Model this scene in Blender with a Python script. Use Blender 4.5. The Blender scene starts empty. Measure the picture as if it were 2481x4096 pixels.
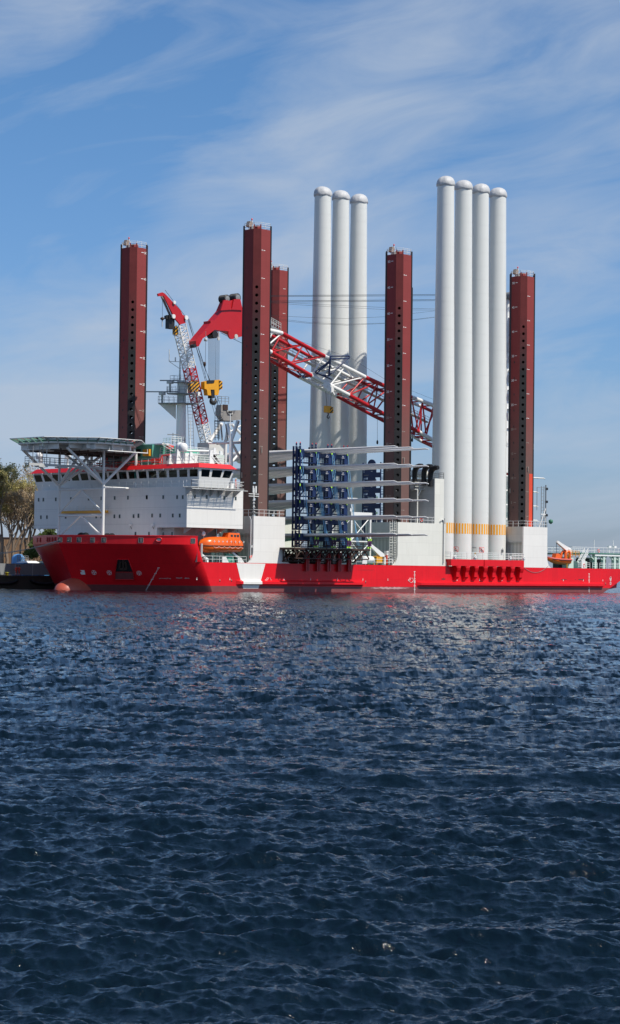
import bpy, bmesh, math, random
import numpy as np
from mathutils import Vector, Matrix
R=math.radians
# ------------------------------------------------------------------ camera
CAM=(-265.2993261917628,-268.0335087525603,3.2604399220076012); YAW=0.7640507680419488; PIT=0.02924722309725811; ROLL=0.01147659738816353; FPX=8448.292259810174
cy,sy,cp,sp=math.cos(YAW),math.sin(YAW),math.cos(PIT),math.sin(PIT)
FW=Vector((cy*cp,sy*cp,sp)); R0=Vector((sy,-cy,0)); U0=R0.cross(FW)
RT=math.cos(ROLL)*R0+math.sin(ROLL)*U0; UP=-math.sin(ROLL)*R0+math.cos(ROLL)*U0
CP=Vector(CAM)
sc=bpy.context.scene
cam=bpy.data.cameras.new('camera'); co=bpy.data.objects.new('camera',cam); sc.collection.objects.link(co)
M=Matrix((RT,UP,-FW)).transposed().to_4x4(); M.translation=CP; co.matrix_world=M
cam.sensor_fit='VERTICAL'; cam.sensor_height=36; cam.lens=36*FPX/4096; cam.clip_start=.5; cam.clip_end=20000
sc.camera=co
def U(px,py,**k):          # the point of the real plane x=, y= or z= that is seen at a spot of the photograph
    d=FW+RT*((px-1240.5)/FPX)+UP*((2048-py)/FPX); a,v=list(k.items())[0]; i='xyz'.index(a)
    return CP+d*((v-CP[i])/d[i])
# ------------------------------------------------------------------ world, sun, exposure
SUN=Vector((.20,-.70,1.0)).normalized()
el=math.asin(SUN.z)
w=bpy.data.worlds.new('World'); sc.world=w; w.use_nodes=True; nt=w.node_tree; nt.nodes.clear()
def N(nt,t,**k):
    n=nt.nodes.new(t)
    for a,b in k.items():
        if a in n.inputs.keys(): n.inputs[a].default_value=b
        else: setattr(n,a,b)
    return n
def mth(nt,op,a,b=None,clamp=False):
    n=nt.nodes.new('ShaderNodeMath'); n.operation=op; n.use_clamp=clamp
    for i,v in enumerate((a,b)):
        if v is None: continue
        if isinstance(v,(int,float)): n.inputs[i].default_value=v
        else: nt.links.new(v,n.inputs[i])
    return n.outputs[0]
SKYT=(.60,.90,1.20)
sky=N(nt,'ShaderNodeTexSky',sky_type='NISHITA',sun_disc=False,sun_elevation=el,sun_rotation=math.atan2(SUN.x,SUN.y),air_density=1.0,dust_density=.6,ozone_density=2.0,altitude=0)
tc=N(nt,'ShaderNodeTexCoord')
def dotn(v):
    n=N(nt,'ShaderNodeVectorMath',operation='DOT_PRODUCT'); nt.links.new(tc.outputs['Generated'],n.inputs[0]); n.inputs[1].default_value=v; return n.outputs['Value']
ax=dotn(R0); ez=dotn((0,0,1))
def cloudnoise(sx,sz,rot,seed,detail=6,rough=.6,dist=.6):
    c=N(nt,'ShaderNodeCombineXYZ')
    cr,sr=math.cos(rot),math.sin(rot)
    u=mth(nt,'ADD',mth(nt,'MULTIPLY',ax,cr*sx),mth(nt,'MULTIPLY',ez,sr*sx))
    v=mth(nt,'ADD',mth(nt,'MULTIPLY',ax,-sr*sz),mth(nt,'MULTIPLY',ez,cr*sz))
    nt.links.new(u,c.inputs[0]); nt.links.new(v,c.inputs[1]); c.inputs[2].default_value=seed
    n=N(nt,'ShaderNodeTexNoise',noise_dimensions='3D'); nt.links.new(c.outputs[0],n.inputs['Vector'])
    n.inputs['Scale'].default_value=1; n.inputs['Detail'].default_value=detail; n.inputs['Roughness'].default_value=rough; n.inputs['Distortion'].default_value=dist
    return n.outputs['Fac']
def ramp(nt,f,stops,interp='LINEAR'):
    r=nt.nodes.new('ShaderNodeValToRGB'); r.color_ramp.interpolation=interp
    e=r.color_ramp.elements
    while len(e)<len(stops): e.new(.5)
    for i,(p,c) in enumerate(stops):
        e[i].position=p; e[i].color=c if len(c)==4 else (*c,1)
    nt.links.new(f,r.inputs[0]); return r.outputs[0]
big=cloudnoise(5,11,R(25),3.3,3,.5,.3); fine=cloudnoise(10,34,R(13),7.1,9,.58,.6); low=cloudnoise(5,40,R(2),1.7,6,.55,.5)
# broad band of cirrus rising to the right, thin veils elsewhere
bandpos=mth(nt,'SUBTRACT',ez,mth(nt,'MULTIPLY',ax,.75))
band=ramp(nt,bandpos,[(0,(0,0,0)),(.07,(.25,.25,.25)),(.16,(1,1,1)),(.20,(.85,.85,.85)),(.262,(.0,.0,.0)),(1,(.0,.0,.0))],'EASE')
leftb=ramp(nt,bandpos,[(0,(0,0,0)),(.30,(0,0,0)),(.34,(1,1,1)),(.42,(.3,.3,.3)),(.6,(0,0,0)),(1,(0,0,0))],'EASE')
cv=mth(nt,'ADD',mth(nt,'MULTIPLY',band,.36),mth(nt,'MULTIPLY',leftb,.16))
cv=mth(nt,'ADD',cv,mth(nt,'MULTIPLY',mth(nt,'SUBTRACT',big,.5),1.1))
cv=mth(nt,'ADD',cv,mth(nt,'MULTIPLY',mth(nt,'SUBTRACT',fine,.5),1.5))
lowm=ramp(nt,ez,[(0,(1,1,1)),(.10,(.5,.5,.5)),(.2,(0,0,0))])
cv=mth(nt,'ADD',cv,mth(nt,'MULTIPLY',lowm,mth(nt,'MULTIPLY',mth(nt,'SUBTRACT',low,.44),1.3)))
back=ramp(nt,mth(nt,'MULTIPLY',dotn((FW.x,FW.y,0)),-1),[(0,(0,0,0)),(.05,(0,0,0)),(.6,(1,1,1))])  # unseen cloud added behind the camera to lift the light on shaded faces
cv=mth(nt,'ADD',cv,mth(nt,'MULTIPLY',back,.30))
cv=mth(nt,'MULTIPLY',mth(nt,'ADD',cv,.10),1.0,True)
cv=mth(nt,'MINIMUM',cv,.78)
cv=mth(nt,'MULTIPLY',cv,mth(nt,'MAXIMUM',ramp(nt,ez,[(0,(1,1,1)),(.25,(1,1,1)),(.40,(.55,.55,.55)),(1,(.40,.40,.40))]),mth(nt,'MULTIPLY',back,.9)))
hs=N(nt,'ShaderNodeVectorMath',operation='MULTIPLY'); tm=ramp(nt,ez,[(0,(.66,.80,1.27)),(.09,(.64,.86,1.22)),(.22,SKYT),(1,SKYT)]); nt.links.new(tm,hs.inputs[1]); nt.links.new(sky.outputs[0],hs.inputs[0])
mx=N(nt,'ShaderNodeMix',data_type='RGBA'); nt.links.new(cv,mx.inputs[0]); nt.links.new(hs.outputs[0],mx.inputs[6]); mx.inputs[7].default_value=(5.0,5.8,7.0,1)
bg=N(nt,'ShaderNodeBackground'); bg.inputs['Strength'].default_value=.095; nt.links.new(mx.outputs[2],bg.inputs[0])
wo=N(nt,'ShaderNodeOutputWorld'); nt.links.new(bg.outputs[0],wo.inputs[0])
sl=bpy.data.lights.new('sun','SUN'); sl.energy=5.0; sl.angle=R(.53); sl.color=(1,.925,.81)
so=bpy.data.objects.new('sun',sl); sc.collection.objects.link(so); so.rotation_euler=SUN.to_track_quat('Z','Y').to_euler()
sc.view_settings.view_transform='Standard'; sc.view_settings.look='None'; sc.view_settings.exposure=0; sc.view_settings.gamma=1
sc.cycles.max_bounces=6
# ------------------------------------------------------------------ helpers
random.seed(7); rng=np.random.default_rng(5)
class MB:
    def __init__(s): s.v=[]; s.f=[]; s.m=[]; s.cur=0; s.mats=[]; s.smooth=set()
    def mat(s,m):
        if m not in s.mats: s.mats.append(m)
        s.cur=s.mats.index(m); return s
    def add(s,vs,fs,smooth=False):
        b=len(s.v); s.v+= [tuple(v) for v in vs]
        for f in fs:
            if smooth: s.smooth.add(len(s.f))
            s.f.append([b+i for i in f]); s.m.append(s.cur)
        return s
    def quad(s,a,b,c,d): return s.add([a,b,c,d],[(0,1,2,3)])
    def poly(s,p): return s.add(p,[tuple(range(len(p)))])
    def box(s,x0,x1,y0,y1,z0,z1):
        return s.add([(x0,y0,z0),(x1,y0,z0),(x1,y1,z0),(x0,y1,z0),(x0,y0,z1),(x1,y0,z1),(x1,y1,z1),(x0,y1,z1)],
          [(0,3,2,1),(4,5,6,7),(0,1,5,4),(1,2,6,5),(2,3,7,6),(3,0,4,7)])
    def prism(s,pts,ext):
        n=len(pts); e=Vector(ext); p=[Vector(q) for q in pts]; q=[a+e for a in p]
        return s.add(p+q,[tuple(range(n))[::-1],tuple(range(n,2*n))]+[(i,(i+1)%n,n+(i+1)%n,n+i) for i in range(n)])
    def loft(s,rings,closed=True,caps=True,smooth=False):
        n=len(rings[0]); vs=[v for r in rings for v in r]; fs=[]
        for k in range(len(rings)-1):
            for i in range(n if closed else n-1):
                j=(i+1)%n; fs.append((k*n+i,k*n+j,(k+1)*n+j,(k+1)*n+i))
        s.add(vs,fs,smooth)
        if caps:
            s.add(rings[0],[tuple(range(n))[::-1]]); s.add(rings[-1],[tuple(range(n))])
        return s
    def tube(s,a,b,r,r2=None,n=8,caps=True):
        a=Vector(a); b=Vector(b); r2=r if r2 is None else r2; d=(b-a)
        if d.length<1e-6: return s
        d.normalize(); u=d.orthogonal().normalized(); w_=d.cross(u)
        ring=lambda c,rr:[c+u*(rr*math.cos(2*math.pi*i/n))+w_*(rr*math.sin(2*math.pi*i/n)) for i in range(n)]
        return s.loft([ring(a,r),ring(b,r2)],True,caps,n>5)
    def bar(s,a,b,r): return s.tube(a,b,r,n=4)
    def path(s,pts,r,n=6):
        pts=[Vector(p) for p in pts]; rings=[]; up=None
        for i,p in enumerate(pts):
            d=(pts[min(i+1,len(pts)-1)]-pts[max(i-1,0)]).normalized()
            if up is None: up=d.orthogonal().normalized()
            u=(up-d*up.dot(d)).normalized(); up=u; w_=d.cross(u); rr=r[i] if isinstance(r,(list,tuple)) else r
            rings.append([p+u*(rr*math.cos(2*math.pi*k/n))+w_*(rr*math.sin(2*math.pi*k/n)) for k in range(n)])
        return s.loft(rings,True,True,True)
    def lathe(s,c,prof,n=24,axis='z',smooth=True,caps=True):
        c=Vector(c); rings=[]
        for r,h in prof:
            ring=[]
            for i in range(n):
                a=2*math.pi*i/n; x,y=r*math.cos(a),r*math.sin(a)
                ring.append(c+Vector({'z':(x,y,h),'x':(h,x,y),'y':(y,h,x)}[axis]))
            rings.append(ring)
        return s.loft(rings,True,caps,smooth)
    def rail(s,pts,h=1.1,sp=1.6,r=.035,rails=(.37,.74,1.0)):
        pts=[Vector(p) for p in pts]
        for a,b in zip(pts,pts[1:]):
            for q in rails: s.bar(a+Vector((0,0,h*q)),b+Vector((0,0,h*q)),r)
            k=max(1,round((b-a).length/sp))
            for i in range(k+1):
                p=a.lerp(b,i/k); s.bar(p,p+Vector((0,0,h)),r)
        return s
    def ladder(s,a,b,side,wd=.5,r=.035,step=.4):
        a=Vector(a); b=Vector(b); sd=Vector(side).normalized()*wd/2
        s.bar(a-sd,b-sd,r); s.bar(a+sd,b+sd,r); k=int((b-a).length/step)
        for i in range(1,k): p=a.lerp(b,i/k); s.bar(p-sd,p+sd,r*.8)
        return s
def mesh(name,mb,mat=None):
    me=bpy.data.meshes.new(name); me.from_pydata(mb.v,[],mb.f)
    mats=mb.mats if mb.mats else [mat]
    for m in mats: me.materials.append(m)
    if mb.mats: me.polygons.foreach_set('material_index',mb.m)
    sm=np.zeros(len(mb.f),bool)
    if mb.smooth: sm[list(mb.smooth)]=True
    me.polygons.foreach_set('use_smooth',sm)
    me.update(); return me
def link(o): sc.collection.objects.link(o); return o
def tag(o,label=None,cat=None,group=None,kind=None):
    if label: o['label']=label
    if cat: o['category']=cat
    if group: o['group']=group
    if kind: o['kind']=kind
    return o
BASE={}
def root(name,loc,label,cat,group=None):
    o=link(bpy.data.objects.new(name,None)); o.location=loc; o.empty_display_size=1; BASE[o.name]=Vector(loc); return tag(o,label,cat,group)
def part(name,mb,mat,parent,label=None,loc=None,rz=0):
    me=mb if isinstance(mb,bpy.types.Mesh) else mesh(name,mb,mat)
    o=link(bpy.data.objects.new(name,me)); o.parent=parent
    if parent.name in BASE: o.matrix_parent_inverse=Matrix.Translation(-BASE[parent.name])
    if loc is not None: o.location=loc
    if rz: o.rotation_euler=(0,0,rz)
    if label: o['label']=label
    return o
def solo(name,mb,mat,label,cat,group=None):
    return tag(link(bpy.data.objects.new(name,mb if isinstance(mb,bpy.types.Mesh) else mesh(name,mb,mat))),label,cat,group)
def kids(o): return list(o.children)
def copy_tree(o,parent=None,d=None):
    c=o.copy(); link(c)
    if parent: c.parent=parent
    if d is not None: c.location=Vector(o.location)+Vector(d)
    for ch in kids(o):
        copy_tree(ch,c)
    return c
_txt={}
def text_mesh(s,size):
    k=(s,size)
    if k not in _txt:
        cu=bpy.data.curves.new('t','FONT'); cu.body=s; cu.size=size; cu.align_x='CENTER'; cu.align_y='CENTER'; cu.offset=.012*size
        o=link(bpy.data.objects.new('t',cu)); bpy.context.view_layer.update()
        me=bpy.data.meshes.new_from_object(o.evaluated_get(bpy.context.evaluated_depsgraph_get())); bpy.data.objects.remove(o)
        _txt[k]=([v.co.copy() for v in me.vertices],[list(p.vertices) for p in me.polygons])
    return _txt[k]
def put_text(mb,s,size,c,right,up=(0,0,1)):
    vs,fs=text_mesh(s,size); c=Vector(c); r_=Vector(right); u_=Vector(up)
    mb.add([c+r_*v.x+u_*v.y for v in vs],fs)
# ------------------------------------------------------------------ materials
def newmat(name):
    m=bpy.data.materials.new(name); m.use_nodes=True; return m,m.node_tree,m.node_tree.nodes['Principled BSDF']
def paint(name,col,rough=.5,metal=0,var=.12,scale=.35,streak=0,rust=0,panel=0,bump=0,spec=.5,col2=None,zmix=None):
    m,t,p=newmat(name)
    c=N(t,'ShaderNodeTexCoord'); o=c.outputs['Object']
    n=N(t,'ShaderNodeTexNoise'); t.links.new(o,n.inputs['Vector']); n.inputs['Scale'].default_value=scale; n.inputs['Detail'].default_value=6; n.inputs['Roughness'].default_value=.6
    f=mth(t,'ADD',mth(t,'MULTIPLY',mth(t,'SUBTRACT',n.outputs['Fac'],.5),2*var),1)
    base=N(t,'ShaderNodeRGB'); base.outputs[0].default_value=(*col,1); cur=base.outputs[0]
    sep=N(t,'ShaderNodeSeparateXYZ'); t.links.new(o,sep.inputs[0])
    if col2:
        mxx=N(t,'ShaderNodeMix',data_type='RGBA'); z0,z1=zmix
        k=mth(t,'DIVIDE',mth(t,'SUBTRACT',mth(t,'ADD',sep.outputs[2],mth(t,'MULTIPLY',n.outputs['Fac'],3)),z0),z1-z0,True)
        t.links.new(k,mxx.inputs[0]); mxx.inputs[6].default_value=(*col2,1); t.links.new(cur,mxx.inputs[7]); cur=mxx.outputs[2]
    if streak:
        mp=N(t,'ShaderNodeMapping'); mp.inputs['Scale'].default_value=(1.4,1.4,.09); t.links.new(o,mp.inputs[0])
        s=N(t,'ShaderNodeTexNoise'); t.links.new(mp.outputs[0],s.inputs['Vector']); s.inputs['Scale'].default_value=1; s.inputs['Detail'].default_value=5; s.inputs['Roughness'].default_value=.7
        f=mth(t,'MULTIPLY',f,mth(t,'ADD',mth(t,'MULTIPLY',mth(t,'SUBTRACT',s.outputs['Fac'],.5),2*streak),1))
    if panel:
        br=N(t,'ShaderNodeTexBrick'); cc=N(t,'ShaderNodeCombineXYZ'); t.links.new(mth(t,'ADD',sep.outputs[0],sep.outputs[1]),cc.inputs[0]); t.links.new(sep.outputs[2],cc.inputs[1]); t.links.new(cc.outputs[0],br.inputs['Vector'])
        br.inputs['Color1'].default_value=(1,1,1,1); br.inputs['Color2'].default_value=(.955,.955,.955,1); br.inputs['Mortar'].default_value=(1-panel,)*3+(1,)
        br.inputs['Scale'].default_value=1; br.inputs['Brick Width'].default_value=6.5; br.inputs['Row Height'].default_value=2.35; br.inputs['Mortar Size'].default_value=.035; br.inputs['Mortar Smooth'].default_value=.6
        rgb=N(t,'ShaderNodeRGBToBW'); t.links.new(br.outputs['Color'],rgb.inputs[0]); f=mth(t,'MULTIPLY',f,rgb.outputs[0])
    mul=N(t,'ShaderNodeVectorMath',operation='SCALE'); t.links.new(cur,mul.inputs[0]); t.links.new(f,mul.inputs['Scale']); cur=mul.outputs[0]
    if rust:
        mp=N(t,'ShaderNodeMapping'); mp.inputs['Scale'].default_value=(.9,.9,.18); t.links.new(o,mp.inputs[0])
        s=N(t,'ShaderNodeTexNoise'); t.links.new(mp.outputs[0],s.inputs['Vector']); s.inputs['Scale'].default_value=1.3; s.inputs['Detail'].default_value=8; s.inputs['Roughness'].default_value=.75
        k=mth(t,'MULTIPLY',mth(t,'SUBTRACT',s.outputs['Fac'],.60),7*rust,True)
        m2=N(t,'ShaderNodeMix',data_type='RGBA'); t.links.new(k,m2.inputs[0]); t.links.new(cur,m2.inputs[6]); m2.inputs[7].default_value=(.22,.10,.05,1); cur=m2.outputs[2]
    t.links.new(cur,p.inputs['Base Color']); p.inputs['Roughness'].default_value=rough; p.inputs['Metallic'].default_value=metal
    p.inputs['Specular IOR Level'].default_value=spec
    if bump:
        b=N(t,'ShaderNodeBump'); b.inputs['Strength'].default_value=bump; b.inputs['Distance'].default_value=.1; t.links.new(n.outputs['Fac'],b.inputs['Height']); t.links.new(b.outputs[0],p.inputs['Normal'])
    return m
WHITE=paint('white_paint',(.80,.79,.76),.5,streak=.07,var=.03,panel=.16,rust=.10)
WHT=paint('white_steel',(.76,.77,.76),.4,var=.06)
CREAM=paint('weathered_white_paint',(.74,.74,.68),.5,streak=.08,var=.05,panel=.14,rust=.22)
GREYW=paint('pale_grey_plating',(.50,.51,.50),.55,var=.1,streak=.12,panel=.2)
RED=paint('red_hull_paint',(.72,.009,.017),.30,var=.13,streak=.14,panel=.16,spec=.3,rust=.22)
REDC=paint('red_crane_paint',(.46,.012,.017),.35,var=.12)
ROOFR=paint('red_roof_paint',(.72,.02,.025),.4,var=.08)
BOOT=paint('antifouling_band',(.20,.055,.055),.5,var=.3,streak=.2,scale=1.2,rust=.5)
BULBM=paint('orange_bulb_paint',(.42,.085,.05),.4,var=.2,scale=.8,streak=.2,rust=.3)
LEGR=paint('oxide_red_leg',(.255,.054,.054),.75,var=.10,streak=.10,scale=.25,col2=(.165,.098,.088),zmix=(27,45),panel=.10,spec=.12)
LEGP=paint('worn_leg_plate',(.165,.036,.036),.7,var=.3,streak=.25,scale=.5,col2=(.036,.036,.038),zmix=(46,58),spec=.15)
DECKP=paint('pale_deck_paint',(.50,.44,.40),.7,var=.15,scale=.6)
DARK=paint('dark_steel',(.018,.018,.020),.5,var=.3)
GREY=paint('grey_steel',(.22,.23,.24),.5,var=.15,streak=.1)
MASTM=paint('sooty_grey_mast',(.60,.60,.57),.5,var=.12,streak=.15)
BLUE=paint('dark_blue_frame_paint',(.008,.022,.088),.4,var=.25)
BLUEL=paint('blue_strap',(.20,.45,.70),.6,var=.2)
BROWN=paint('rusty_brown_steel',(.045,.022,.016),.7,var=.4,scale=1.5)
TOWER=paint('pale_grey_tower_paint',(.71,.725,.70),.32,var=.025,scale=.1,streak=.03)
BLADE=paint('grey_white_blade',(.70,.70,.69),.3,var=.04)
CAPM=paint('white_fabric_cap',(.50,.51,.52),.55,var=.12,scale=1.6,bump=.8)
YEL=paint('yellow_paint',(.70,.33,.015),.4,var=.15,scale=1)
YELB=paint('amber_stripe',(.92,.42,.002),.4,var=.05)
ORG=paint('orange_boat_shell',(.80,.13,.012),.28,var=.07,scale=.8)
ORGD=paint('dull_orange',(.55,.06,.03),.5,var=.15,scale=2)
GREEN=paint('sea_green_paint',(.10,.36,.27),.5,var=.12)
GRN2=paint('deck_green',(.05,.20,.13),.6,var=.2)
PALEG=paint('pale_green_white',(.55,.66,.60),.45,var=.08)
LIME=paint('lime_strap_cover',(.42,.80,.05),.6,var=.2)
BLK=paint('black_rubber',(.008,.008,.009),.6,var=.2)
MARK=paint('white_marking',(.82,.82,.80),.5,var=.05)
DIMM=paint('worn_marking',(.34,.30,.26),.6,var=.2,scale=2)
WOODR=paint('life_ring_red',(.75,.06,.04),.5,var=.05)
PURP=paint('violet_sling',(.10,.03,.12),.7,var=.2)
def glass(name,tint,gl=.5):
    m,t,p=newmat(name); t.nodes.remove(p)
    tr=N(t,'ShaderNodeBsdfTransparent'); tr.inputs[0].default_value=(*tint,1); g=N(t,'ShaderNodeBsdfGlossy'); g.inputs['Roughness'].default_value=.03; g.inputs[0].default_value=(.8,.9,.9,1)
    fr=N(t,'ShaderNodeFresnel'); fr.inputs[0].default_value=1.5; mx_=N(t,'ShaderNodeMixShader'); t.links.new(fr.outputs[0],mx_.inputs[0]); t.links.new(tr.outputs[0],mx_.inputs[1]); t.links.new(g.outputs[0],mx_.inputs[2])
    t.links.new(mx_.outputs[0],t.nodes['Material Output'].inputs[0]); return m
GLASS=glass('tinted_bridge_glass',(.24,.66,.63))
BWALL=paint('white_steel_shade_inside',(.76,.77,.76),.4,var=.06)  # inner faces coloured dark, painting in the shade behind the bridge windows
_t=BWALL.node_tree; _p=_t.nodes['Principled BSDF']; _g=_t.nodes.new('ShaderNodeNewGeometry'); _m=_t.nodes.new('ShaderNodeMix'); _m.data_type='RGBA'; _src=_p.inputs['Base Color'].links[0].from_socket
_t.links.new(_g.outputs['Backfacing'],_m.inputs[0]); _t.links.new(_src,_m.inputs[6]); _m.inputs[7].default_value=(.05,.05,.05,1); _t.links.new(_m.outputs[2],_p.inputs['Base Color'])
WIN=paint('dark_window_glass',(.03,.05,.055),.12,var=.3,scale=.6)
def stripes(name,a,b,dirn,sc_):
    m,t,p=newmat(name); c=N(t,'ShaderNodeTexCoord'); d=N(t,'ShaderNodeVectorMath',operation='DOT_PRODUCT'); t.links.new(c.outputs['Object'],d.inputs[0]); d.inputs[1].default_value=dirn
    f=mth(t,'GREATER_THAN',mth(t,'FRACT',mth(t,'MULTIPLY',d.outputs['Value'],sc_)),.5); mx_=N(t,'ShaderNodeMix',data_type='RGBA'); t.links.new(f,mx_.inputs[0]); mx_.inputs[6].default_value=(*a,1); mx_.inputs[7].default_value=(*b,1)
    t.links.new(mx_.outputs[2],p.inputs['Base Color']); p.inputs['Roughness'].default_value=.4; return m
NET=glass('green_safety_net',(.35,.75,.62))
HAZ=stripes('yellow_black_warning',(.72,.34,.01),(.012,.012,.012),(1,-1,-1.3),1.1)
CORR=stripes('corrugated_grey_wall',(.50,.51,.49),(.38,.39,.38),(1,1,0),1.1)
# ------------------------------------------------------------------ hull
K=-4.14; S=38.358563; T=33.239807; SB=T-K; CY=(K+SB)/2; HB=(SB-K)/2; HD=5.04
def hp(z):
    s=min(max(z/8.0,-.4),1.0); return -14-3.6*s, 13.0+.4*s, 1.0, .80-.28*s
def hb(x,z):
    xs,dp,pp,rr=hp(z); u=(xs-x)/dp
    if u<=0: return HB
    if u>=1: return 0
    return HB*(1-u**(1/rr))**(1/pp)
def ring(z,n=46):
    xs,dp,pp,rr=hp(z); out=[]
    for i in range(n+1):
        th=math.pi/2*i/n; t_=math.cos(th)   # t from 1 (port side) to 0 (stem)
        out.append((xs-dp*(1-t_**pp)**rr, CY-HB*t_, z))
    half=out; return half+[(x,2*CY-y,zz) for x,y,zz in reversed(half[:-1])]
XE=112.0
def stern(z): return 100.0+ (z/ HD)*(XE-100) if z>0 else 100+z*3
V=root('jack_up_vessel',(40,CY,0),'red and white jack-up installation ship with six tall legs, loaded with tower tubes and blades','ship')
h=MB().mat(RED)
def hull_loft(zs,xend,top,cap=True):
    rings=[]
    for z in zs:
        r_=ring(z); xe=xend(z); rings.append([(xe,K,z)]+r_+[(xe,SB,z)])
    h.loft(rings,True,False,False); 
    if cap: h.poly(rings[-1][::1])
h.mat(BOOT); hull_loft([-3,-1.5,0,.55,.98],stern,None,False)
h.mat(RED); hull_loft([.98,1.6,2.4,3.2,4.1,HD],stern,None,True)
hull_loft([HD,6,7,8,8.02,9.45],lambda z:hp(z)[0]+.01,None,False)
hull=part('hull',h,None,V)
fd=MB(); fd.poly([(x,y,8.2) for x,y,_ in ring(8.0)]+[]); fd.quad((-17.6,K+.02,HD),(-17.6,SB-.02,HD),(-17.6,SB-.02,8.2),(-17.6,K+.02,8.2))
part('forecastle_deck',fd,DECKP,V)  # hidden deck coloured pale to bounce light onto the accommodation front
mdk=MB(); mdk.poly([(-17.5,K+.05,HD+.02),(XE-.3,K+.05,HD+.02),(XE-.3,SB-.05,HD+.02),(-17.5,SB-.05,HD+.02)]); part('main_deck',mdk,GRN2,V)
bt=MB().mat(RED)
tp=ring(9.45); 
for a,b in zip(tp,tp[1:]):
    a=Vector(a); b=Vector(b); bt.bar(a,b,.10)
part('bulwark_rim',bt,None,hull)
# bulbous bow
bl=MB(); prof=[(-31.7,.05),(-31.45,.8),(-30.9,1.4),(-30.1,1.8),(-29,2.1),(-27.5,2.4),(-26,2.55),(-22,2.7)]
bl.loft([[Vector((x,16.6+r_*math.cos(a)*1.0,-.62+r_*1.16*math.sin(a))) for a in [2*math.pi*i/28 for i in range(28)]] for x,r_ in prof],True,True,True)
part('bulbous_bow',bl,BULBM,V)
def onhull(px,py,off=.0):
    d=(FW+RT*((px-1240.5)/FPX)+UP*((2048-py)/FPX))
    inside=lambda p:abs(p.y-CY)<hb(p.x,max(min(p.z,9.4),-1)) and p.x<112
    t0=300.; t1=None; t=t0
    while t<520:
        if inside(CP+d*t): t1=t; break
        t+=.25
    lo=t-.25; hi=t
    for _ in range(20):
        m_=(lo+hi)/2
        if inside(CP+d*m_): hi=m_
        else: lo=m_
    p=CP+d*hi
    e=.05
    z=max(min(p.z,9.4),-1)
    g=lambda x,z_: CY-hb(x,z_)
    tx=Vector((e,g(p.x+e,z)-g(p.x,z),0)); tz=Vector((0,(g(p.x,z)-g(p.x,z-e)),e))
    n=tx.cross(tz).normalized()
    if n.y>0: n=-n
    tx=tx.normalized()
    if tx.x<0: tx=-tx
    up=tx.cross(n); up=-up if up.z<0 else up
    return p+n*off,n,tx,up.normalized()
def decal(mb,px,py,w_,h_,off=.03):
    c,n,r_,u_=onhull(px,py,off); mb.quad(c-r_*w_/2-u_*h_/2,c+r_*w_/2-u_*h_/2,c+r_*w_/2+u_*h_/2,c-r_*w_/2+u_*h_/2)
# fairleads in the bulwark
for px,py in [(241,2159),(278,2159),(317,2159),(371,2160),(416,2160),(564,2161),(772,2163)]:
    c,n,r_,u_=onhull(px,py,.05); f=MB().mat(GREY)
    w_,h_=.40,.40
    for s_ in (-1,1):
        f.bar(c+r_*s_*w_-u_*h_,c+r_*s_*w_+u_*h_,.045); f.bar(c-r_*w_+u_*s_*h_,c+r_*w_+u_*s_*h_,.045)
    f.mat(DARK); f.quad(c-r_*w_-u_*h_,c+r_*w_-u_*h_,c+r_*w_+u_*h_,c-r_*w_+u_*h_)
    f.mat(GREY); f.bar(c+n*.02-r_*.1-u_*.3,c+n*.02-r_*.1+u_*.3,.05); f.bar(c+n*.02+r_*.15-u_*.3,c+n*.02+r_*.15+u_*.3,.05)
    part('fairlead',f,None,hull)
for px in (149,161,189,198,209,220):
    c=U(px,2161,y=33.0); 
    # starboard bow openings sit on the mirrored curve
    y=2*CY; best=None
    for i in range(400):
        x=-30.9+i*.03; yy=CY+hb(x,8.5); q=Vector((x,yy,8.75)); d=q-CP; sx=1240.5+FPX*d.dot(RT)/d.dot(FW)
        if best is None or abs(sx-px)<best[0]: best=(abs(sx-px),q)
    q=best[1]; f=MB(); n=Vector((-1,.75,0)).normalized(); r_=Vector((.75,1,0)).normalized(); q=q+n*.08
    f.quad(q-r_*.3-Vector((0,0,.4)),q+r_*.3-Vector((0,0,.4)),q+r_*.3+Vector((0,0,.4)),q-r_*.3+Vector((0,0,.4))); part('fairlead',f,DARK,hull)
c,n,r_,u_=onhull(636,2159,.04); f=MB().mat(REDC)
oval=lambda a,b:[c+r_*(a*math.cos(t))+u_*(b*math.sin(t)) for t in [2*math.pi*i/20 for i in range(21)]]
f.path([p+n*.05 for p in oval(.5,.36)],.12); f.mat(GREYW).poly(oval(.42,.28)[:-1]); part('panama_fairlead',f,None,hull)
# anchor pocket
f=MB().mat(DARK); pts=[onhull(a,b,.03)[0] for a,b in ((470,2236),(515,2236),(534,2287),(462,2287))]; f.poly(pts)
f.mat(BOOT); pts=[onhull(a,b,.035)[0] for a,b in ((461,2289),(537,2289),(538,2318),(462,2318))]; f.poly(pts)
f.mat(RED)
P_=[onhull(a,b,.12)[0] for a,b in ((470,2236),(515,2236),(536,2290),(538,2318),(461,2318),(461,2290),(470,2236))]
f.path(P_,.09); part('anchor_pocket',f,None,hull)
f=MB().mat(BROWN); 
for a,b in (((484,2246),(480,2275)),((503,2246),(507,2275)),((480,2275),(507,2275)),((494,2240),(494,2282))): f.tube(onhull(*a,.12)[0],onhull(*b,.12)[0],.22,n=6)
part('anchor',f,None,hull)
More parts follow.
